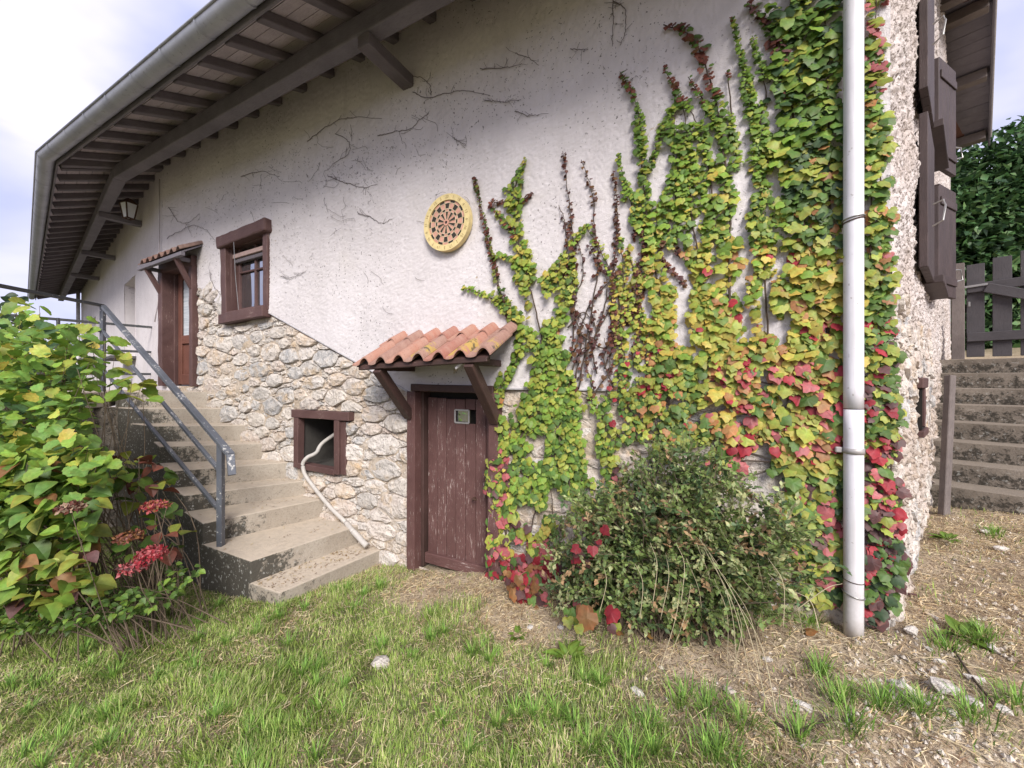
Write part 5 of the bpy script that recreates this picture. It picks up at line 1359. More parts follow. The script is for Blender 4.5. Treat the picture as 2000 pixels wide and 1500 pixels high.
mid_ = [
 ([(1125, 740), (1135, 660), (1120, 600), (1140, 530), (1128, 470)], 3, 2, 9, 7, dark), ([(1160, 760), (1145, 700), (1172, 640), (1195, 585), (1190, 520)], 3, 2, 9, 7, dark),
 ([(1200, 760), (1180, 700), (1210, 620), (1240, 560)], 3, 2, 10, 8, dark), ([(1235, 700), (1250, 620), (1240, 560)], 3, 2, 9, 8, dark), ([(1110, 640), (1140, 610), (1165, 640)], 2, 2, 8, 8, dark),
 ([(1200, 980), (1190, 900), (1180, 820), (1185, 760)], 22, 12, 16, 14),
 ([(1300, 900), (1280, 820), (1270, 740)], 20, 14, 17, 14),
 ([(1245, 860), (1222, 760), (1212, 660), (1205, 570), (1175, 495), (1148, 448)], 24, 5, 15, 10, {'d': 1.0}),
 ([(1265, 800), (1260, 690), (1225, 590), (1215, 500), (1212, 465)], 22, 6, 15, 10),
 ([(1260, 640), (1240, 540), (1225, 480)], 9, 5, 13, 10),
 ([(1215, 860), (1160, 790), (1155, 720)], 12, 5, 14, 10, {'d': .7}),
 ([(1215, 700), (1195, 590), (1203, 480), (1205, 400), (1198, 335)], 4, 3, 11, 7, dark),
 ([(1130, 760), (1150, 640), (1168, 520), (1160, 430), (1158, 380), (1136, 312)], 5, 4, 11, 8, dark),
 ([(1118, 700), (1122, 560), (1118, 460), (1112, 400), (1100, 295)], 5, 3, 11, 7, dark),
 ([(1105, 560), (1108, 480), (1103, 435), (1092, 400)], 3, 3, 9, 7, dark),
 ([(1140, 700), (1175, 620), (1185, 550), (1150, 480)], 3, 3, 10, 9, dark),
 ([(1120, 690), (1150, 600), (1180, 560), (1215, 530)], 4, 3, 11, 9, dark),
 ([(1165, 730), (1150, 650), (1120, 600)], 5, 3, 11, 9, dark),
 ([(1180, 720), (1215, 640), (1245, 600), (1260, 540)], 4, 3, 11, 9, dark),
 ([(1130, 650), (1180, 680), (1200, 640), (1185, 600)], 6, 4, 11, 9, dark),
 ([(1110, 760), (1130, 690), (1165, 660), (1150, 590)], 5, 4, 11, 9, dark),
 ([(1150, 780), (1190, 720), (1180, 660)], 6, 4, 11, 9, dark),
]
make_ivy('climbing_ivy', 'sparse middle strands of ivy with shrivelled red-brown leaves beside the door ivy', mid_, 9, 120, wpt(1200, 860, .05), lambda px, py, rg: px < 1195 and py < 770 and rg.random() < (.5 if py < 540 else .72), 1.25)
left = [
 ([(1000, 1130), (1040, 1170), (1090, 1195), (1140, 1190)], 20, 22, 22, 30, {'out': .30, 'stem': 0, 'c': [RD * .8, RD, PK, PU, OR * .7, MG]}),
 ([(1110, 1200), (1160, 1215), (1215, 1210)], 16, 12, 36, 42, {'out': .66, 'stem': 0, 'd': .6, 'c': [RD * .7, YG * .8, PU, OR * .6, MG, YG]}),
 ([(1130, 1100), (1160, 1060), (1175, 1030)], 14, 10, 24, 24, {'out': .55, 'stem': 0, 'd': .7, 'c': [RD * .55, PU, RD * .7]}),
 ([(1010, 1150), (1060, 1080), (1080, 1000), (1060, 900)], 26, 24, 19, 17),
 ([(960, 800), (975, 760), (1010, 700), (1030, 640)], 10, 10, 15, 14),
 ([(1000, 1100), (985, 990), (1010, 880), (1045, 780), (1060, 690), (1045, 600), (1022, 520), (1008, 440), (1004, 400)], 34, 10, 22, 15, {'sw': 1.6}),
 ([(1025, 1120), (1040, 1020), (1075, 920), (1095, 830), (1095, 740), (1085, 660), (1110, 560), (1112, 500)], 40, 9, 21, 14),
 ([(1010, 400), (1000, 380), (1012, 350), (1027, 308)], 13, 3, 16, 7),
 ([(1060, 570), (1095, 515), (1120, 470), (1150, 440)], 12, 4, 14, 9),
 ([(1040, 545), (1000, 505), (968, 500)], 11, 7, 13, 11),
 ([(1015, 625), (985, 600), (950, 578), (902, 560)], 10, 4, 14, 9, {'up': .8}),
 ([(1005, 460), (982, 430), (955, 398)], 6, 3, 12, 8, {'c': [YG * .8, BR * 1.5, MG]}),
 ([(1000, 392), (975, 396), (958, 392)], 3, 2, 8, 6, dark), ([(1010, 400), (1030, 385), (1042, 378)], 3, 2, 8, 6, dark),
 ([(1005, 650), (985, 590), (965, 520), (945, 430), (925, 345)], 4, 3, 11, 7, {'c': [BR, BR * .6, MG * .6, YG * .5]}),
 ([(1110, 960), (1120, 880), (1118, 800), (1105, 720)], 22, 12, 17, 14),
 ([(1145, 1010), (1135, 930), (1125, 850)], 20, 12, 17, 14, {'d': .8}),
 ([(975, 900), (965, 960), (975, 1040), (980, 1110)], 14, 22, 15, 15, {'d': .9}),
 ([(975, 820), (985, 870), (965, 920)], 14, 14, 15, 15, {'d': .8}),
 ([(968, 1118), (1000, 1150), (1045, 1185), (1090, 1200)], 18, 30, 22, 27),
 ([(1050, 1110), (1100, 1130), (1150, 1090), (1170, 1040)], 24, 16, 22, 24),
 ([(1100, 1200), (1150, 1205), (1195, 1205)], 20, 14, 34, 40, {'d': .6, 'c': [RD * .7, YG * .8, PU, OR * .6, MG]}),
 ([(1150, 1050), (1160, 1030), (1165, 1010)], 8, 8, 24, 24, {'c': [RD * .8, RD]}),
]
def mask_l(px, py, rg): 
    return px < 968 and 640 < py < 790 or float(vn(V(px / 30, py / 40, 2), 1, 43)) < .2
make_ivy('climbing_ivy', 'green ivy column right beside the cellar door with red leaves at its foot', left, 13, 300, wpt(1000, 1120, .05), mask_l, 2.1)
rgt = [
 ([(1722, 1180), (1722, 1040), (1718, 900), (1722, 760), (1716, 620), (1722, 450), (1716, 300), (1708, 150), (1712, -30)], 34, 14, 27, 20),
 ([(1700, 1190), (1700, 1000), (1700, 800), (1700, 600), (1702, 400), (1698, 220), (1700, 100)], 20, 12, 28, 22, {'d': .9}),
 ([(1738, 1120), (1742, 980), (1738, 860), (1735, 700), (1728, 560)], 18, 8, 25, 18),
 ([(1740, 500), (1715, 500), (1690, 512), (1660, 518), (1645, 515)], 3, 3, 17, 14, {'c': [PK, RD * .8, OR]}),
 ([(1700, 880), (1675, 868), (1655, 862)], 3, 2, 15, 12, {'c': [OR, BR * 1.5, PK]}),
 ([(1700, 1160), (1690, 1200), (1720, 1210)], 14, 18, 28, 26, {'c': [PU, PU * .8, DG, BR]}),
 ([(1645, 1050), (1630, 1030), (1608, 1010)], 7, 5, 20, 17, {'c': [RD, PK, PK * 1.1]}),
]
def mask_s(px, py, rg): return float(vn(V(px / 26, py / 40, 5), 1, 47)) < .22
make_ivy('climbing_ivy', 'narrow strip of ivy on the house corner right of the downpipe', rgt, 17, 200, wpt(1715, 1190, .05), mask_s, 2.0)
# lift the sprays that cross the pipe onto its face
# ------------------------------------------------------------ dead tendrils on the bare render
TD = [
 ('long dark dead tendril high on the wall above the dartboard', [(806, 180), (835, 192), (870, 182), (910, 178), (955, 187)]),
 ('short dark dead tendril just right of the longest one above the dartboard', [(948, 195), (975, 199), (1018, 195)]),
 ('thin dead tendril arching over to the left of the longest one', [(842, 186), (838, 165), (815, 150), (775, 158)]),
 ('forked dark dead tendril left of the longest one', [(739, 265), (765, 258), (800, 252), (818, 235), (838, 220)]),
 ('dead tendril curving under the roof bracket', [(600, 275), (640, 245), (680, 230), (745, 232)]),
 ('drooping dead tendril below the roof bracket', [(655, 262), (680, 275), (680, 300), (650, 320)]),
 ('small curved dead tendril above the dartboard near the ivy', [(1004, 217), (1030, 226), (1053, 224)]),
 ('dead tendril in the shade below the eaves', [(938, 134), (985, 132), (1020, 124)]),
 ('sloping dead tendril in the shade below the eaves', [(1005, 103), (1030, 112), (1052, 126)]),
 ('pair of hanging dead tendrils near the top of the wall', [(1196, 0), (1198, 40), (1195, 90), (1222, 90)][:3]),
 ('right one of the hanging dead tendrils near the top of the wall', [(1198, 2), (1220, 18), (1222, 55), (1212, 88)]),
 ('wiggly dead tendril above the dartboard rim', [(884, 268), (895, 276), (910, 283)]),
 ('branched dead tendril left of the dartboard', [(697, 414), (725, 425), (745, 436), (765, 428)]),
 ('dead tendril with a hook far left of the dartboard', [(640, 345), (680, 358), (712, 366), (737, 360)]),
 ('dead tendril over the upper door canopy', [(325, 465), (350, 452), (375, 440), (400, 448), (420, 468), (440, 470)]),
 ('branching dead tendril above the upper door canopy', [(330, 405), (345, 430), (365, 435), (390, 418)]),
 ('dead tendril between the upper door and the window', [(410, 532), (415, 555), (428, 572), (442, 582)]),
 ('dead tendril right of the upper window', [(548, 540), (570, 542), (598, 530)]),
 ('faint dead tendril left of the dartboard near the eaves shadow', [(470, 345), (510, 335), (545, 345)]),
 ('twig-like dead tendril above the ivy tips by the door', [(897, 150), (920, 165), (940, 180)][:0] or [(1115, 95), (1132, 97), (1150, 96)]),
]
for lb, pts in TD:
    rg = random.Random(lb); sp = cr_spline([(x, y, 0) for x, y in pts], 7)[:, :2]; B = Bag()
    path = [wpt(x + rg.uniform(-1.5, 1.5), y + rg.uniform(-1.5, 1.5), .040) for x, y in sp]
    v, f = tube(path, np.linspace(.0034, .0018, len(path)), 5); B.add(v, f)
    for k in range(rg.randint(4, 8)):
        i = rg.randrange(len(sp)); x, y = sp[i]; a = rg.uniform(0, 6.28); l = rg.uniform(8, 22)
        q = [wpt(x, y, .040), wpt(x + math.cos(a) * l * .5 + rg.uniform(-3, 3), y + math.sin(a) * l * .5, .040), wpt(x + math.cos(a) * l, y + math.sin(a) * l + rg.uniform(-3, 3), .038)]
        v, f = tube(q, .0014, 4); B.add(v, f)
    tag(B.out('dead_tendril', MT['tendril']), lb, 'dead vine', 'dead vine tendrils stuck to the render')
# holdfast specks
B = Bag(); rg = random.Random(3)
for cx_, cy_, rx, ry, n in ((600, 330, 60, 60, 110), (700, 330, 80, 60, 130), (820, 300, 90, 40, 110), (560, 480, 40, 100, 120), (430, 380, 70, 30, 60), (980, 200, 80, 40, 60), (1230, 150, 50, 50, 50), (680, 430, 60, 40, 50), (470, 420, 50, 40, 40)):
    for _ in range(n):
        x, y = rg.gauss(cx_, rx * .6), rg.gauss(cy_, ry * .6); a = rg.gauss(1.2, .7); l = rg.uniform(1., 4.)
        v, f = tube([wpt(x, y, .038), wpt(x + l * .5 * math.cos(a) + rg.uniform(-1, 1), y + l * .5 * math.sin(a), .041), wpt(x + math.cos(a) * l, y + math.sin(a) * l, .038)], .0017, 3); B.add(v, f)
for _ in range(46):
    x, y = rg.gauss(660, 130), rg.gauss(370, 90); a = rg.uniform(0, 6.28); q = [(x, y)]
    if y < 250 or (430 < x < 545 and y > 420) or x < 330: continue
    for k in range(rg.randint(3, 8)): a += rg.gauss(0, .5); x += math.cos(a) * 7; y += math.sin(a) * 6; q.append((x, y))
    v, f = tube([wpt(*t_, .039) for t_ in q], .0015, 4); B.add(v, f)
tag(stuff(B.out('vine_holdfasts', MT['tendril'])), 'dark specks of dead vine holdfasts scattered over the white render', 'dead vine')
# ============================================================ shrub in front of the wall
def twig_path(a, b, sag, rg, n=6):
    a, b = np.array(a), np.array(b); o = []
    for k in range(n + 1):
        t = k / n; p = a + (b - a) * t; p = p + V(rg.uniform(-1, 1), rg.uniform(-1, 1), rg.uniform(-1, 1)) * .012 * (0 < k); p[2] += sag * math.sin(math.pi * t); o.append(p)
    return o
def shrub():
    rg = random.Random(31); g = thing('shrub', 'tangled grey-green small-leaved shrub sprawling in front of the ivy wall', 'shrub', (*[wpt(1330, 1230, .45)[k] for k in (0, 1)], ground(.9, 2.3) + ZC))
    P_, T_, N_, S_, C_ = [], [], [], [], []; tw = Bag(); dry = Bag()
    def put(p, d, k, cg):
        P_.append(p); d = d + np.array([rg.gauss(0, .5) for _ in range(3)]); T_.append(d); N_.append(np.array([rg.gauss(0, .5) + NM[0] * .4, rg.gauss(0, .5) + NM[1] * .4, .8 + rg.random()]))
        S_.append(k); C_.append(cg)
    # arching twigs from several roots
    for i in range(820):
        spx = rg.gauss(1325, 105); root_s, _ = sz(min(1590, max(1110, spx * .55 + 1325 * .45)), 1100, .35)
        tx = rg.uniform(1040, 1600) if i % 3 else rg.gauss(1325, 120) ; ty = 1240 - abs(rg.random()) ** .8 * (430 - abs(tx - 1330) * .72)
        if tx < 1050 or tx > 1610: continue
        if 1385 < tx < 1530 and 930 < ty < 1030 and rg.random() < .75: continue
        o = rg.uniform(.12, .62) * (1 - .25 * (ty < 950)); s2, z2_ = sz(tx, ty, o)
        r0 = np.array(MM(root_s, .38 + rg.uniform(-.1, .1), 0)); r0[2] = float(ground(r0[0], r0[1])) + ZC
        e = np.array(MM(s2, o, z2_)); e[2] = max(e[2], float(ground(e[0], e[1])) + ZC + .04)
        m = .5 * (r0 + e) + V(0, 0, .08 + rg.random() * .1)
        path = cr_spline([r0, m, e], 5)
        if i % 3 == 0: v, f = tube(path, np.linspace(.0042, .0012, len(path)), 4); tw.add(v, f)
        # side sprays near the outer half
        for q in range(rg.randint(4, 8)):
            t = rg.uniform(.28, 1.0); b = path[min(len(path) - 1, int(t * (len(path) - 1)))]; dd = V(rg.gauss(0, 1), rg.gauss(0, 1), rg.gauss(.5, .7)); dd /= np.linalg.norm(dd); L_ = rg.uniform(.05, .17)
            v, f = tube([b, b + dd * L_ * .5 + V(0, 0, .004), b + dd * L_], .0011, 3); tw.add(v, f)
            nl = int(L_ / .0105); deep = max(0, min(1, (o - .15) / .4)); 
            base = np.array((.18, .28, .09)) if rg.random() < .55 else (np.array((.36, .44, .22)) if rg.random() < .5 else (np.array((.08, .15, .06)) if rg.random() < .7 else np.array((.38, .29, .16))))
            for j in range(nl):
                put(b + dd * L_ * (j + .5) / nl + V(rg.uniform(-1, 1), rg.uniform(-1, 1), rg.uniform(-1, 1)) * .006, dd, rg.uniform(.021, .040), base * rg.uniform(.7, 1.35))
    tw.out('twig', MT['twig'], g)
    plant_leaves(g, 'small', P_, T_, N_, S_, C_, 60)
    print('shrub leaves', len(P_)); return g
shrub()
# tall dry stalks in front of the shrub
rg = random.Random(12)
g = thing('dry_grass_stalks', 'long pale dry grass stalks leaning across the front of the shrub', 'dry grass', (*[wpt(1420, 1250, .5)[k] for k in (0, 1)], ground(1.1, 2.0) + ZC))
for (x0, y0, x1, y1) in ((1365, 1050, 1450, 1240), (1385, 1080, 1500, 1370), (1430, 1160, 1520, 1400), (1395, 1130, 1420, 1285), (1360, 1060, 1395, 1240), (1320, 1060, 1330, 1180), (1645, 1140, 1550, 1195), (1610, 1180, 1520, 1260), (1500, 1120, 1570, 1250), (1440, 1190, 1430, 1290),
                       (1270, 1060, 1275, 1180), (1240, 1100, 1250, 1210), (1480, 1100, 1475, 1240), (1350, 1140, 1300, 1260), (1330, 1130, 1285, 1270), (1180, 1110, 1170, 1200), (1375, 1070, 1470, 1330), (1390, 1090, 1440, 1300), (1410, 1120, 1490, 1300), (1340, 1090, 1370, 1240), (1300, 1080, 1290, 1210), (1500, 1090, 1530, 1230), (1530, 1150, 1600, 1230), (1450, 1130, 1490, 1250)):
    a = np.array(wpt(x0, y0, .62)); gy_ = (HY - y1); Yb = 1.30 * F / -gy_ ; b = V((x1 - CX) / F * Yb, Yb, 0); b[2] = float(gh(b[0], b[1]))
    if y1 < 1235: b = np.array(wpt(x1, y1, .66))
    m = (a + b) / 2 + V(.02, -.02, .05)
    v, f = tube(cr_spline([b, m, a], 6), np.linspace(.0022, .0009, 13), 4); mesh('stalk', v, f, MT['straw_stem'], g, smooth=True)
# ============================================================ leafy bush and hydrangea on the left
def at_px(px, py, Yd): return V((px - CX) / F * Yd, Yd, (HY - py) / F * Yd + ZC)
def bush(name, label, cat, outline, Y0, Y1, n, kind, l0, l1, colf, nparts, seed, roots, massname='foliage', up=.6, twigs=60, dens=None):
    rg = random.Random(seed); P_, T_, N_, S_, C_ = [], [], [], [], []
    xs = [p[0] for p in outline]; ys = [p[1] for p in outline]; k = 0; tries = 0
    while k < n and tries < n * 60:
        tries += 1; x, y = rg.uniform(min(xs), max(xs)), rg.uniform(min(ys), max(ys))
        if not inpoly(np.array([x]), np.array([y]), outline)[0]: continue
        Yd = Y0 + (Y1 - Y0) * rg.random() ** 1.4
        if vn(V(x / 60, y / 50, Yd * 3), 1, seed) < .33 and rg.random() < .8: continue
        Yd -= .35 * (y - min(ys)) / (max(ys) - min(ys)) * (Y0 * .25)
        p = at_px(x, y, Yd)
        if p[2] < float(ground(p[0], p[1])) + ZC + .03: continue
        P_.append(p); yaw = rg.uniform(0, 6.28); T_.append(V(math.cos(yaw), math.sin(yaw), rg.uniform(-.8, .15)))
        N_.append(V(rg.gauss(.1, .45), rg.gauss(-.45, .4), up + rg.random())); S_.append(rg.uniform(l0, l1)); C_.append(colf(x, y, rg)); k += 1
    base = P_[0]
    rt = roots[0]; g = thing(name, label, cat, (*rt, float(ground(*rt)) + ZC))
    plant_leaves(g, kind, P_, T_, N_, S_, C_, nparts, massname=massname)
    B = Bag()
    for i in range(twigs):
        r_ = roots[rg.randrange(len(roots))]; r0 = V(r_[0] + rg.uniform(-.12, .12), r_[1] + rg.uniform(-.12, .12), 0); r0[2] = float(ground(r0[0], r0[1])) + ZC - .02
        e = P_[rg.randrange(len(P_))]; m = (r0 + e) / 2 + V(rg.uniform(-.1, .1), rg.uniform(-.1, .1), .12)
        pth = cr_spline([r0, m, e], 5); v, f = tube(pth, np.linspace(.0045, .0015, len(pth)), 5); B.add(v, f)
    B.out('stem', MT['twig'], g, smooth=True); print(name, k); return g
def ghz(px, Yd): return float(ground((px - CX) / F * Yd, Yd)) + ZC
def c_haz(x, y, rg):
    r = rg.random(); c = (MG * 1.35 if r < .36 else BG * 1.05 if r < .74 else DG * 1.7 if r < .82 else YG * 1.0 if r < .96 else YE)
    return c * rg.uniform(.9, 1.4)
bush('hazel_bush', 'leafy green bush with rounded toothed leaves in front of the landing railing', 'bush',
     [(-160, 640), (-20, 615), (20, 640), (60, 600), (110, 640), (140, 630), (175, 665), (200, 700), (175, 760), (185, 800), (180, 850), (210, 880), (220, 910), (190, 960), (150, 1000), (-160, 1040)],
     3.6, 2.5, 3000, 'lobed', .045, .082, c_haz, 300, 51, [(-3.3, 3.0), (-3.7, 2.8), (-2.9, 3.1)], twigs=70)
bush('young_shoots', 'thin loose leafy shoots rising above the bush beside the upper railing', 'bush',
     [(50, 585), (85, 590), (90, 640), (130, 620), (200, 620), (250, 700), (300, 780), (250, 790), (190, 700), (40, 680), (20, 600)], 3.2, 2.9, 55, 'lobed', .07, .10, lambda x, y, rg: (BG if rg.random() < .7 else YG) * rg.uniform(.7, 1.1), 55, 52, [(-3.2, 2.95)], twigs=14)
def c_hyd(x, y, rg):
    r = rg.random()
    if y > 1070: c = (OR * np.array((.75, .8, .9)) if r < .13 else BG * .9 if r < .55 else YG * .9 if r < .92 else PU * 1.2)
    else: c = (MG * 1.1 if r < .45 else BG if r < .8 else YG * .8 if r < .97 else OR * .6)
    return c * rg.uniform(.75, 1.2)
hyd = bush('hydrangea_bush', 'low hydrangea bush with broad green and orange-tinged leaves at the lower left', 'bush',
     [(-60, 900), (150, 880), (200, 950), (190, 1020), (180, 1090), (190, 1150), (60, 1190), (-60, 1200)], 2.75, 2.35, 620, 'hyd', .075, .135, c_hyd, 300, 53, [(-2.7, 2.45), (-3.1, 2.5), (-2.4, 2.5)], up=.8, twigs=26)
strag = bush('hydrangea_bush', 'thin straggly hydrangea with few leaves and pink heads beside the stair side', 'bush',
     [(215, 880), (290, 870), (335, 900), (320, 960), (370, 1010), (360, 1060), (320, 1090), (240, 1110), (220, 1000)], 2.95, 2.7, 75, 'hyd', .07, .13, lambda x, y, rg: ([MG, YG * .9, MG * .7, BR * 1.3, BG * .8][rg.randrange(5)]) * rg.uniform(.6, 1.1), 60, 54, [(-2.25, 2.75), (-2.4, 2.7), (-2.55, 2.7)], up=.7, twigs=24)
# flower heads
def flower_head(px, py, Yd, r_, cols, label, seed):
    rg = random.Random(seed); c = at_px(px, py, Yd); g = sub('flower_head', strag if px > 200 else hyd, tuple(c)); g['label'] = label
    P_, T_, N_, S_, C_ = [], [], [], [], []
    for i in range(260):
        d = V(rg.gauss(0, 1), rg.gauss(0, 1), rg.gauss(0, 1)); d /= np.linalg.norm(d); d[2] = abs(d[2]) * .9 - .2
        P_.append(c + d * r_ * V(1.15, 1.15, .75) * rg.uniform(.75, 1)); T_.append(V(rg.gauss(0, 1), rg.gauss(0, 1), rg.gauss(0, 1))); N_.append(d); S_.append(rg.uniform(.018, .030)); C_.append(cols[rg.randrange(len(cols))] * rg.uniform(.6, 1.3))
    plant_leaves(g, 'small', P_, T_, N_, S_, C_, 0, massname='florets')
    gz2 = ghz(px, Yd); v, f = tube([c, c + V(.02, .02, -.15), (c[0] + .02, c[1] + .25, gz2)], .0022, 5); mesh('stem', v, f, MT['twig'], g)
flower_head(265, 1107, 2.22, .062, [RD * .9, PK, PK * .8, PU * 1.5], 'round deep pink hydrangea head lowest by the stairs', 1)
flower_head(297, 1082, 2.26, .066, [RD, PK], 'wide deep pink hydrangea head right of the lowest one', 2)
flower_head(303, 990, 2.4, .060, [PK, OR, RD * .8], 'faded red hydrangea head against the mossy stair side', 3)
flower_head(252, 1050, 2.35, .058, [BR * 1.6, OR * .6, BR], 'dried brown hydrangea head left of the pink ones', 4)
flower_head(137, 992, 2.1, .048, [np.array((.35, .28, .2)), BR], 'dried pale hydrangea head among the big leaves', 5)
# nettle-like weeds below them
bush('weeds', 'low dark green weeds growing along the foot of the hydrangeas', 'weeds',
     [(-60, 1150), (170, 1120), (230, 1150), (310, 1140), (345, 1095), (400, 1110), (350, 1170), (260, 1205), (100, 1235), (-60, 1240)], 2.7, 2.4, 900, 'oval', .028, .05, lambda x, y, rg: (MG if rg.random() < .7 else BG) * rg.uniform(.6, 1.1), 40, 55, [(-2.2, 2.6), (-2.4, 2.55), (-3.0, 2.5), (-1.95, 2.55)], twigs=16)
# ============================================================ hedge, background
def leafcloud(name, label, cat, boxes, n, kind, l0, l1, cols, seed, trunk=None, nparts=0):
    rg = np.random.default_rng(seed); pts, nr = [], []
    vol = [b[3] * b[4] * b[5] for b in boxes]; tv = sum(v ** .67 for v in vol)
    for b, v in zip(boxes, vol):
        m = int(n * v ** .67 / tv); d = rg.normal(size=(m, 3)); d /= np.linalg.norm(d, axis=1)[:, None]
        rad = 1 - .30 * rg.random(m) ** 1.3; lump = 1 + (fbm(d * 2.2 + V(*b[:3]), 1.6, 3, seed) - .5) * .55
        p = V(*b[:3]) + d * V(*b[3:6]) * (rad * lump)[:, None]; pts.append(p); nr.append(d)
    p = np.concatenate(pts); d = np.concatenate(nr); m = len(p)
    keep = p[:, 2] > ground(p[:, 0], p[:, 1]) + ZC; p, d = p[keep], d[keep]; m = len(p)
    tip = rg.normal(size=(m, 3)) * .7 + d * .5 + V(0, 0, -.15); nrm = d * .8 + rg.normal(size=(m, 3)) * .45 + V(0, 0, .55)
    col = np.array(cols)[rg.integers(0, len(cols), m)] * rg.uniform(.7, 1.3, (m, 1))
    c0 = boxes[0]; g = thing(name, label, cat, (c0[0], c0[1], float(ground(c0[0], c0[1])) + ZC))
    plant_leaves(g, kind, p, tip, nrm, rg.uniform(l0, l1, m), col, nparts)
    if trunk:
        base = V(c0[0], c0[1], float(ground(c0[0], c0[1])) + ZC - .1); B = Bag()
        v, f = tube([base, base + V(.05, 0, trunk[1] * .5), V(c0[0], c0[1], base[2] + trunk[1])], [trunk[0], trunk[0] * .8, trunk[0] * .5], 8); B.add(v, f)
        for b in boxes:
            v, f = tube([base + V(0, 0, trunk[1] * .6), V(*b[:3])], [trunk[0] * .5, trunk[0] * .15], 6); B.add(v, f)
        B.out('trunk', MT['bark'], g, smooth=True)
    return g
LG = [np.array(c) for c in ((.05, .12, .045), (.075, .18, .06), (.11, .23, .08), (.035, .085, .04))]
hb = []
for k in range(11):
    t = k / 10; x = 8.4 + 6.5 * t; y = 8.6 - 1.9 * t; hb.append((x, y, ZC + 1.7 + .6 * t, 1.1, .8, 2.7 + 1.4 * t + .25 * math.sin(k * 2.1)))
leafcloud('laurel_hedge', 'tall dense dark green laurel hedge behind the grey gate', 'hedge', hb, 100000, 'small', .13, .22, LG, 61, nparts=200)
structure(mesh('hill', [(-60, 45, -6), (-30, 60, -3), (0, 75, -1), (40, 80, 2), (-60, 120, 3.0), (-30, 130, 5), (0, 140, 7), (40, 150, 8), (-90, 50, -8), (-90, 120, 1)], [[0, 1, 5, 4], [1, 2, 6, 5], [2, 3, 7, 6], [8, 0, 4, 9]], MT['soil'], attrs={'green': np.ones(10)}))
TG = [MG * .55, DG * 1.1, MG * .4]
for k, (x, y, z, rx, rz, lb) in enumerate(((-19.5, 14.0, 1.2, 1.8, 2.4, 'green tree left of the far end of the wing'), (-16.2, 12.6, .6, 1.0, 1.8, 'dark tree just past the wing end seen under the rails'), (-24, 16, .8, 3.0, 2.2, 'leafy tree at the far left behind the bush'), (-17.6, 17.5, 1.0, 2.2, 2.4, 'tree farther back beyond the wing'))):
    leafcloud('tree', lb, 'tree', [(x, y, z, rx, rx, rz), (x + .8 * rx, y, z - .5, rx * .6, rx * .6, rz * .6), (x - .6 * rx, y - .5, z - .3, rx * .7, rx * .7, rz * .7)], 5200, 'oval', .16, .28, TG, 70 + k, trunk=(.14, 2.2))
leafcloud('tree', 'broad tree standing out of view at the left, mirrored in the window', 'tree', [(-13, 4.6, 2.6, 1.5, 2.2, 1.3), (-13.4, 3.4, 2.0, 1.1, 1.2, 1.1), (-13, 6.2, 2.1, 1.1, 1.2, 1.2)], 2600, 'small', .16, .3, TG, 88, trunk=(.16, 2.4))
bush('sapling', 'small sapling with a few dark leaves against the sky at the far left', 'plant', [(-30, 560), (10, 570), (40, 575), (30, 620), (10, 680), (-30, 700)], 4.3, 4.0, 45, 'oval', .09, .13, lambda x, y, rg: DG * rg.uniform(.7, 1.2), 45, 58, [(-5.0, 3.9)], twigs=9)
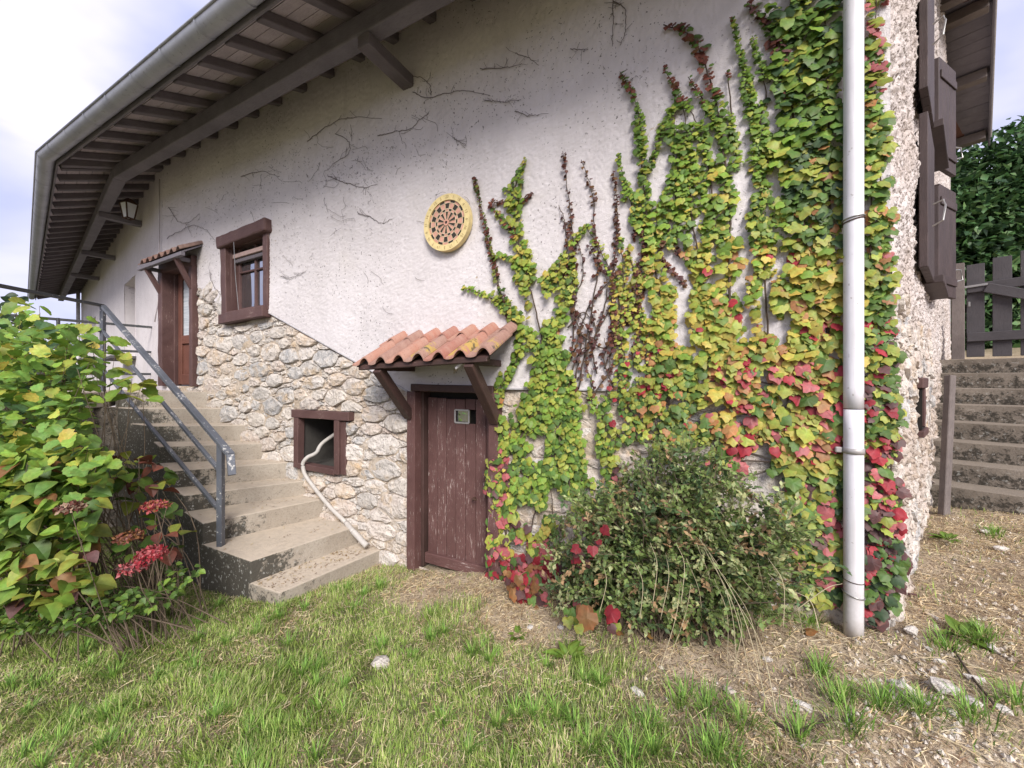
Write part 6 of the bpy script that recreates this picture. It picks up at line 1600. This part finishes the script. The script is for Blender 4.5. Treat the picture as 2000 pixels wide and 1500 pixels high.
# ============================================================ lawn
def blades(n, seed, region, hfun, wfun, colf, lean, name, label, dens, segs=3, flat=False, clumps=None):
    rg = np.random.default_rng(seed); x0, x1, y0, y1 = region
    x = rg.uniform(x0, x1, n); y = y0 + (y1 - y0) * rg.random(n) ** 1.25
    ac = None
    if clumps is not None:
        ci = rg.integers(0, len(clumps), n); cc_ = np.array(clumps); rr_ = np.abs(rg.normal(0, 1, n)) * cc_[ci, 2] * .5; aa_ = rg.uniform(0, 6.283, n)
        x = cc_[ci, 0] + np.cos(aa_) * rr_; y = cc_[ci, 1] + np.sin(aa_) * rr_; ac = aa_ + rg.normal(0, .5, n)
    dist = -(x * NM[0] + y * NM[1]); inwall = dist > DW - .03
    tS = (x - C0[0]) * DS[0] + (y - C0[1]) * DS[1]; oS = (x - C0[0]) * NS[0] + (y - C0[1]) * NS[1]
    ok = (~inwall | ((oS > .04) & (tS > -.05))) & ~((oS > -.05) & (tS > 2.5)) & ~((oS < .04) & (tS > 0) & inwall)
    # not on the stairs
    stp = [tuple(p) for p in (Wp[0], Op[0], Op[1], Op[2], Op[3], Op[4], Op[8], Wp[8], Wp[4])]
    ok &= ~inpoly(x, y, stp) & (np.abs(x) < y * 1.45 + 1.1)
    pr_ = dens(x, y); ok &= rg.random(n) < pr_
    ac = None if ac is None else ac[ok]
    x, y = x[ok], y[ok]; n = len(x); z = gh(x, y); gcol = colf(x, y, rg)
    hh = hfun(x, y, rg); w = wfun(x, y, rg); q_ = np.stack([x, y, np.zeros_like(x)], -1); a = (fbm(q_, 2.6, 2, 66) * 14 + rg.normal(0, 1.1, n)) if not flat else rg.uniform(0, 2 * math.pi, n); a = a if ac is None else ac; ln = lean(rg, n)
    dx, dy = np.cos(a), np.sin(a); px_, py_ = -dy, dx
    ft = np.arange(segs) / segs
    vs = []
    if flat:                                # lying straw: quad strip near the ground
        el = rg.uniform(-.06, .20, n)
        for q, wq in ((0, 1), (.5, 1), (1, .6)):
            cx_, cy_, cz_ = x + dx * hh * q, y + dy * hh * q, z + .006 + rg.random(n) * 0 + hh * q * np.sin(el) * 1.0 + .004 * np.sin(q * 3.1)
            cz_ = np.maximum(cz_, z + .004)
            for s_ in (-1, 1): vs.append(np.stack([cx_ + px_ * w * wq * s_ / 2, cy_ + py_ * w * wq * s_ / 2, cz_ + (s_ > 0) * w * .4], 1))
        v = np.stack(vs, 1); k = 6; F_ = np.array([[0, 1, 3], [0, 3, 2], [2, 3, 5], [2, 5, 4]])
    else:
        for q, wq in ((0, 1), (.55, .75)):
            b_ = ln * q ** 1.8
            cx_, cy_, cz_ = x + dx * hh * b_, y + dy * hh * b_, z - .004 + hh * q * np.sqrt(np.clip(1 - (ln * q * .6) ** 2, .1, 1))
            for s_ in (-1, 1): vs.append(np.stack([cx_ + px_ * w * wq * s_ / 2, cy_ + py_ * w * wq * s_ / 2, cz_], 1))
        vs.append(np.stack([x + dx * hh * ln, y + dy * hh * ln, z + hh * np.sqrt(np.clip(1 - (ln * .75) ** 2, .06, 1))], 1))
        v = np.stack(vs, 1); k = 5; F_ = np.array([[0, 1, 3], [0, 3, 2], [2, 3, 4]])
    f = (F_[None] + (np.arange(n) * k)[:, None, None]).reshape(-1, 3)
    o = mesh(name, v.reshape(-1, 3), f, MT['grass'], attrs={'col': np.repeat(gcol, k, 0), 'rim': np.zeros(n * k)}, piv=False)
    tag(stuff(o), label, 'grass' if not flat else 'straw'); print(name, n)
G3 = lambda a, b: np.array(a)[None] + (np.array(b) - np.array(a))[None]
def mixc(cols, wts, rg, n):
    i = rg.choice(len(cols), n, p=np.array(wts) / sum(wts)); return np.array(cols)[i] * rg.uniform(.7, 1.3, (n, 1))
REG = (-4.7, 4.7, .75, 4.6)
def tuft(x, y, sc=3.1, th=.60, seed=90):
    q = np.stack([x, y, np.zeros_like(x)], -1); return np.clip((fbm(q, sc, 2, seed) - th) / .08, 0, 1)
blades(640000, 101, REG, lambda x, y, rg: rg.uniform(.014, .042, len(x)) * (1 + .9 * tuft(x, y)), lambda x, y, rg: rg.uniform(.0026, .0058, len(x)),
       lambda x, y, rg: mixc([(.24, .35, .07), (.34, .46, .10), (.13, .20, .045), (.46, .50, .19), (.66, .58, .34)], (4, 4, 2.5, 2, 1.6), rg, len(x)),
       lambda rg, n: rg.uniform(.2, 1.1, n), 'lawn_grass', 'short patchy green lawn grass in the foreground', lambda x, y: np.clip(greenness(x, y) * 1.35 - .05, 0.03, 1) * (.62 + .38 * tuft(x, y, 4.2, .40, 97)))
rgc = random.Random(5); CL = []
for _ in range(330):
    yy = 1.05 + 2.6 * rgc.random() ** 1.2; xx = rgc.uniform(-1.3 * yy - .2, 1.35 * yy)
    if greenness(np.array([xx]), np.array([yy]))[0] > .38: CL.append((xx, yy, rgc.choice((.03, .045, .06, .09))))
for px, py, r_ in ((1330, 1350, .12), (1640, 1400, .13), (1720, 1410, .12), (1900, 1450, .14), (1600, 1330, .06), (1450, 1410, .11), (1560, 1450, .12), (1990, 1430, .12), (1860, 1030, .09), (1380, 1370, .10), (1260, 1390, .09), (1800, 1430, .09), (1660, 1450, .10), (1940, 1100, .10), (1850, 1300, .12), (1920, 1290, .10), (1580, 1225, .10), (1150, 1420, .12), (1230, 1450, .12), (1400, 1450, .10)):
    Yd = 1.33 * F / (py - HY); CL.append(((px - CX) / F * Yd, Yd, r_)); CL.append(((px + 14 - CX) / F * Yd, Yd + .03, r_ * .8))
blades(15000, 102, REG, lambda x, y, rg: rg.uniform(.025, .095, len(x)), lambda x, y, rg: rg.uniform(.003, .0062, len(x)),
       lambda x, y, rg: mixc([(.18, .34, .06), (.26, .44, .08), (.13, .24, .05), (.36, .44, .13)], (4, 4, 2, 2), rg, len(x)),
       lambda rg, n: rg.uniform(.3, 1.0, n), 'grass_tufts', 'longer bright green grass tufts dotted over the lawn', lambda x, y: np.ones_like(x), clumps=CL)
blades(300000, 103, REG, lambda x, y, rg: (.012 + .075 * rg.random(len(x)) ** 2.2), lambda x, y, rg: rg.uniform(.0014, .0036, len(x)),
       lambda x, y, rg: mixc([(.72, .59, .37), (.60, .45, .26), (.80, .70, .50), (.30, .20, .13), (.60, .50, .34)], (4, 3, 2, 2, 2), rg, len(x)),
       lambda rg, n: rg.uniform(.2, .9, n), 'dry_straw', 'dry straw and mown clippings littering the lawn and bare earth', lambda x, y: np.clip(1.0 - .62 * greenness(x, y), .25, 1) * (.45 + .55 * tuft(x, y, 2.2, .42, 95)), flat=True)
# broad-leaved weed rosettes
for k, (px, py, r_, lb) in enumerate(((1110, 1350, .10, 'broad-leaved weed rosette in the middle of the lawn'), (560, 1405, .07, 'small weed rosette in the lawn below the stairs'), (1010, 1290, .05, 'small weed with pale leaves near the cellar door'), (1880, 1290, .10, 'flat weed patch on the stony ground at right'), (1850, 1110, .08, 'low weed tuft near the side stairs'), (330, 1300, .06, 'little weed in the lawn at the left'))):
    Yd = 1.62 * F / (py - HY) if px < 1300 else 1.36 * F / (py - HY); x, y = (px - CX) / F * Yd, Yd; rg = random.Random(k + 40)
    g = thing('weed_rosette', lb, 'weed', (x, y, float(gh(x, y))), 'weed rosettes in the grass'); P_, T_, N_, S_, C_ = [], [], [], [], []
    for j in range(15):
        a = rg.uniform(0, 6.28); P_.append(V(x + .02 * math.cos(a), y + .02 * math.sin(a), float(gh(x, y)) + .012)); T_.append(V(math.cos(a), math.sin(a), rg.uniform(.15, .8))); N_.append(V(-.3 * math.cos(a), -.3 * math.sin(a), 1)); S_.append(r_ * rg.uniform(.6, 1.2)); C_.append(BG * rg.uniform(.5, 1.0))
    plant_leaves(g, 'laurel', P_, T_, N_, S_, C_, 20)
# ============================================================ loose stones
def rock(p, r_, rg, label, col=(.58, .53, .47)):
    bm = bmesh.new(); bmesh.ops.create_icosphere(bm, subdivisions=1, radius=1)
    sx, sy, szz = rg.uniform(.8, 1.4), rg.uniform(.6, 1.0), rg.uniform(.35, .6); a = rg.uniform(0, 6.28)
    v = []
    for q in bm.verts:
        c = np.array(q.co[:]) * rg.uniform(.75, 1.15) * V(sx, sy, szz); v.append((p[0] + (c[0] * math.cos(a) - c[1] * math.sin(a)) * r_, p[1] + (c[0] * math.sin(a) + c[1] * math.cos(a)) * r_, p[2] + c[2] * r_ + r_ * .30))
    f = [[x.index for x in q.verts] for q in bm.faces]; bm.free()
    o = mesh('rock', v, f, MT['stone'], attrs={'col': np.tile(col, (len(v), 1))}); tag(o, label, 'stone', 'loose limestones on the ground')
def pxg(px, py, zr=-1.36):
    for _ in range(6):
        Yd = zr * F / (HY - py); x, y = (px - CX) / F * Yd, Yd; zr = float(gh(x, y)) - ZC
    return x, y, zr + ZC
rg = random.Random(77)
for px, py, w, lb in ((1570, 1383, 22, 'pale angular limestone below the shrub'), (1424, 1352, 20, 'pinkish limestone half sunk in bare soil'), (1246, 1356, 18, 'small white stone on the bare patch left of centre'), (1500, 1290, 12, 'small stone in straw under the shrub'),
                      (1845, 1350, 34, 'largest white flat limestone at the right'), (1900, 1375, 22, 'white flat limestone just right of the largest one'), (1800, 1375, 26, 'white stone left of the largest one'), (1860, 1395, 18, 'small white stone in front of the largest one'), (1835, 1295, 14, 'small white stone above the largest one'),
                      (1905, 1330, 20, 'long pale stone behind the largest one'), (1940, 1262, 18, 'white stone near the right edge of the ground'), (1780, 1235, 24, 'flat pale stone near the pipe foot'), (1820, 1205, 12, 'tiny white stone right of the pipe foot'), (1765, 1350, 30, 'half buried dusty stone right of the tufts'),
                      (1035, 1228, 12, 'small white stone by the red ivy foot'), (1095, 1228, 12, 'little pale stone among straw by the ivy foot'), (1960, 1390, 20, 'pale stone at the right frame edge'), (745, 1300, 30, 'flat grey stone sunk into the lawn'), (1955, 1075, 20, 'pale stone on the path to the side stairs'), (1925, 1040, 14, 'small pale stone before the side stairs'), (1815, 1270, 12, 'tiny white stone in the weeds'), (1870, 1430, 14, 'small stone at the bottom right')):
    x, y, z = pxg(px, py); rock((x, y, z), w / F * y / 2 * 1.4, rg, lb, (.34, .31, .26) if 'grey' in lb else (.42, .30, .26) if 'pinkish' in lb else (.60, .56, .51))
B = Bag(); rg = random.Random(78)
for _ in range(1700):
    px, py = rg.uniform(1250, 2050), rg.uniform(990, 1500)
    if rg.random() > (.25 + .75 * (px > 1650)): continue
    x, y, z = pxg(px, py); r_ = rg.uniform(.004, .014)
    oS = (x - C0[0]) * NS[0] + (y - C0[1]) * NS[1]; dist = -(x * NM[0] + y * NM[1])
    if dist > DW and oS < .15: continue
    if vn(V(x * 2, y * 2, 0), 1, 5) < .4: continue
    v = [(x + r_ * rg.uniform(.7, 1.3) * math.cos(a), y + r_ * rg.uniform(.7, 1.3) * math.sin(a), z + .002) for a in (0, 1.3, 2.5, 3.8, 5.1)] + [(x, y, z + .003 + r_ * .9)]
    B.add(v, [[i, (i + 1) % 5, 5] for i in range(5)], col=np.array((.58, .51, .42)) * rg.uniform(.7, 1.1))
tag(stuff(B.out('gravel', MT['stone'])), 'small pale chippings scattered over the dry ground at the right', 'gravel')
# fallen leaves & stick
for px, py, c, sz_, lb in ((1775, 1165, PU * 1.3, .05, 'dark red fallen leaf on the ground right of the corner'), (1575, 1240, OR * .7, .055, 'orange-brown fallen leaf under the shrub edge'), (1276, 1253, OR * .6 + YG * .2, .05, 'yellowish fallen leaf at the ivy foot'), (1213, 1247, OR * .7, .045, 'brown fallen leaf near the ivy foot')):
    x, y, z = pxg(px, py); me = leafmesh('ivy', 1).copy(); me.materials.clear(); me.materials.append(MT['leaf_o'])
    o = bpy.data.objects.new('fallen_leaf', me); COL.objects.link(o); o.location = (x, y, z + .02); o.scale = (sz_,) * 3; o.rotation_euler = (.3, .2, px); o.color = (*c, 1); tag(o, lb, 'leaf', 'fallen leaves')
v, f = tube(cr_spline([pxg(1515, 1415), pxg(1545, 1432), pxg(1590, 1425), pxg(1625, 1405)]) + V(0, 0, .008), .006, 6); tag(mesh('stick', v, f, MT['bark'], smooth=True), 'thin crooked dead stick lying in the straw at the bottom', 'stick')
v, f = tube(cr_spline([pxg(1860, 1270), pxg(1900, 1330), pxg(1945, 1385)]) + V(0, 0, .012), .005, 6); tag(mesh('stick', v, f, MT['bark'], smooth=True), 'long thin dead stick among the white stones at right', 'stick')
# debris on the treads
B = Bag(); rg = random.Random(90)
for i in range(9):
    for _ in range(260 if i == 0 else 60):
        k = rg.random() ** (.9 if i == 0 else 1.8); 
        if i < 8: a, b = Wp[i] + (Op[i] - Wp[i]) * k, Wp[i + 1] + (Op[i + 1] - Wp[i + 1]) * k
        else: a, b = Wp[i] + (Op[i] - Wp[i]) * k, Wp[i] + (Op[i] - Wp[i]) * k + V(0, .4)
        p = a + (b - a) * rg.uniform(.15, .98); l = rg.uniform(.008, .03); t = rg.uniform(0, 6.28); w = .0022
        d_ = V(math.cos(t), math.sin(t)) * l; n_ = V(-math.sin(t), math.cos(t)) * w; z = Zs[i] + ZC + .006
        B.add([(*(p - n_), z), (*(p + n_), z), (*(p + d_ + n_), z + .006), (*(p + d_ - n_), z + .004)], [[0, 1, 2, 3]], col=np.array([(.50, .40, .22), (.36, .24, .12), (.16, .09, .06)][rg.randrange(3)]), rim=np.zeros((4, 1))[:, 0].reshape(-1, 1) @ np.ones((1, 3)))
B.at.pop('rim', None)
tag(stuff(B.out('tread_debris', MT['grass'])), 'straw crumbs and dry leaf bits lying on the pale stair treads', 'debris')
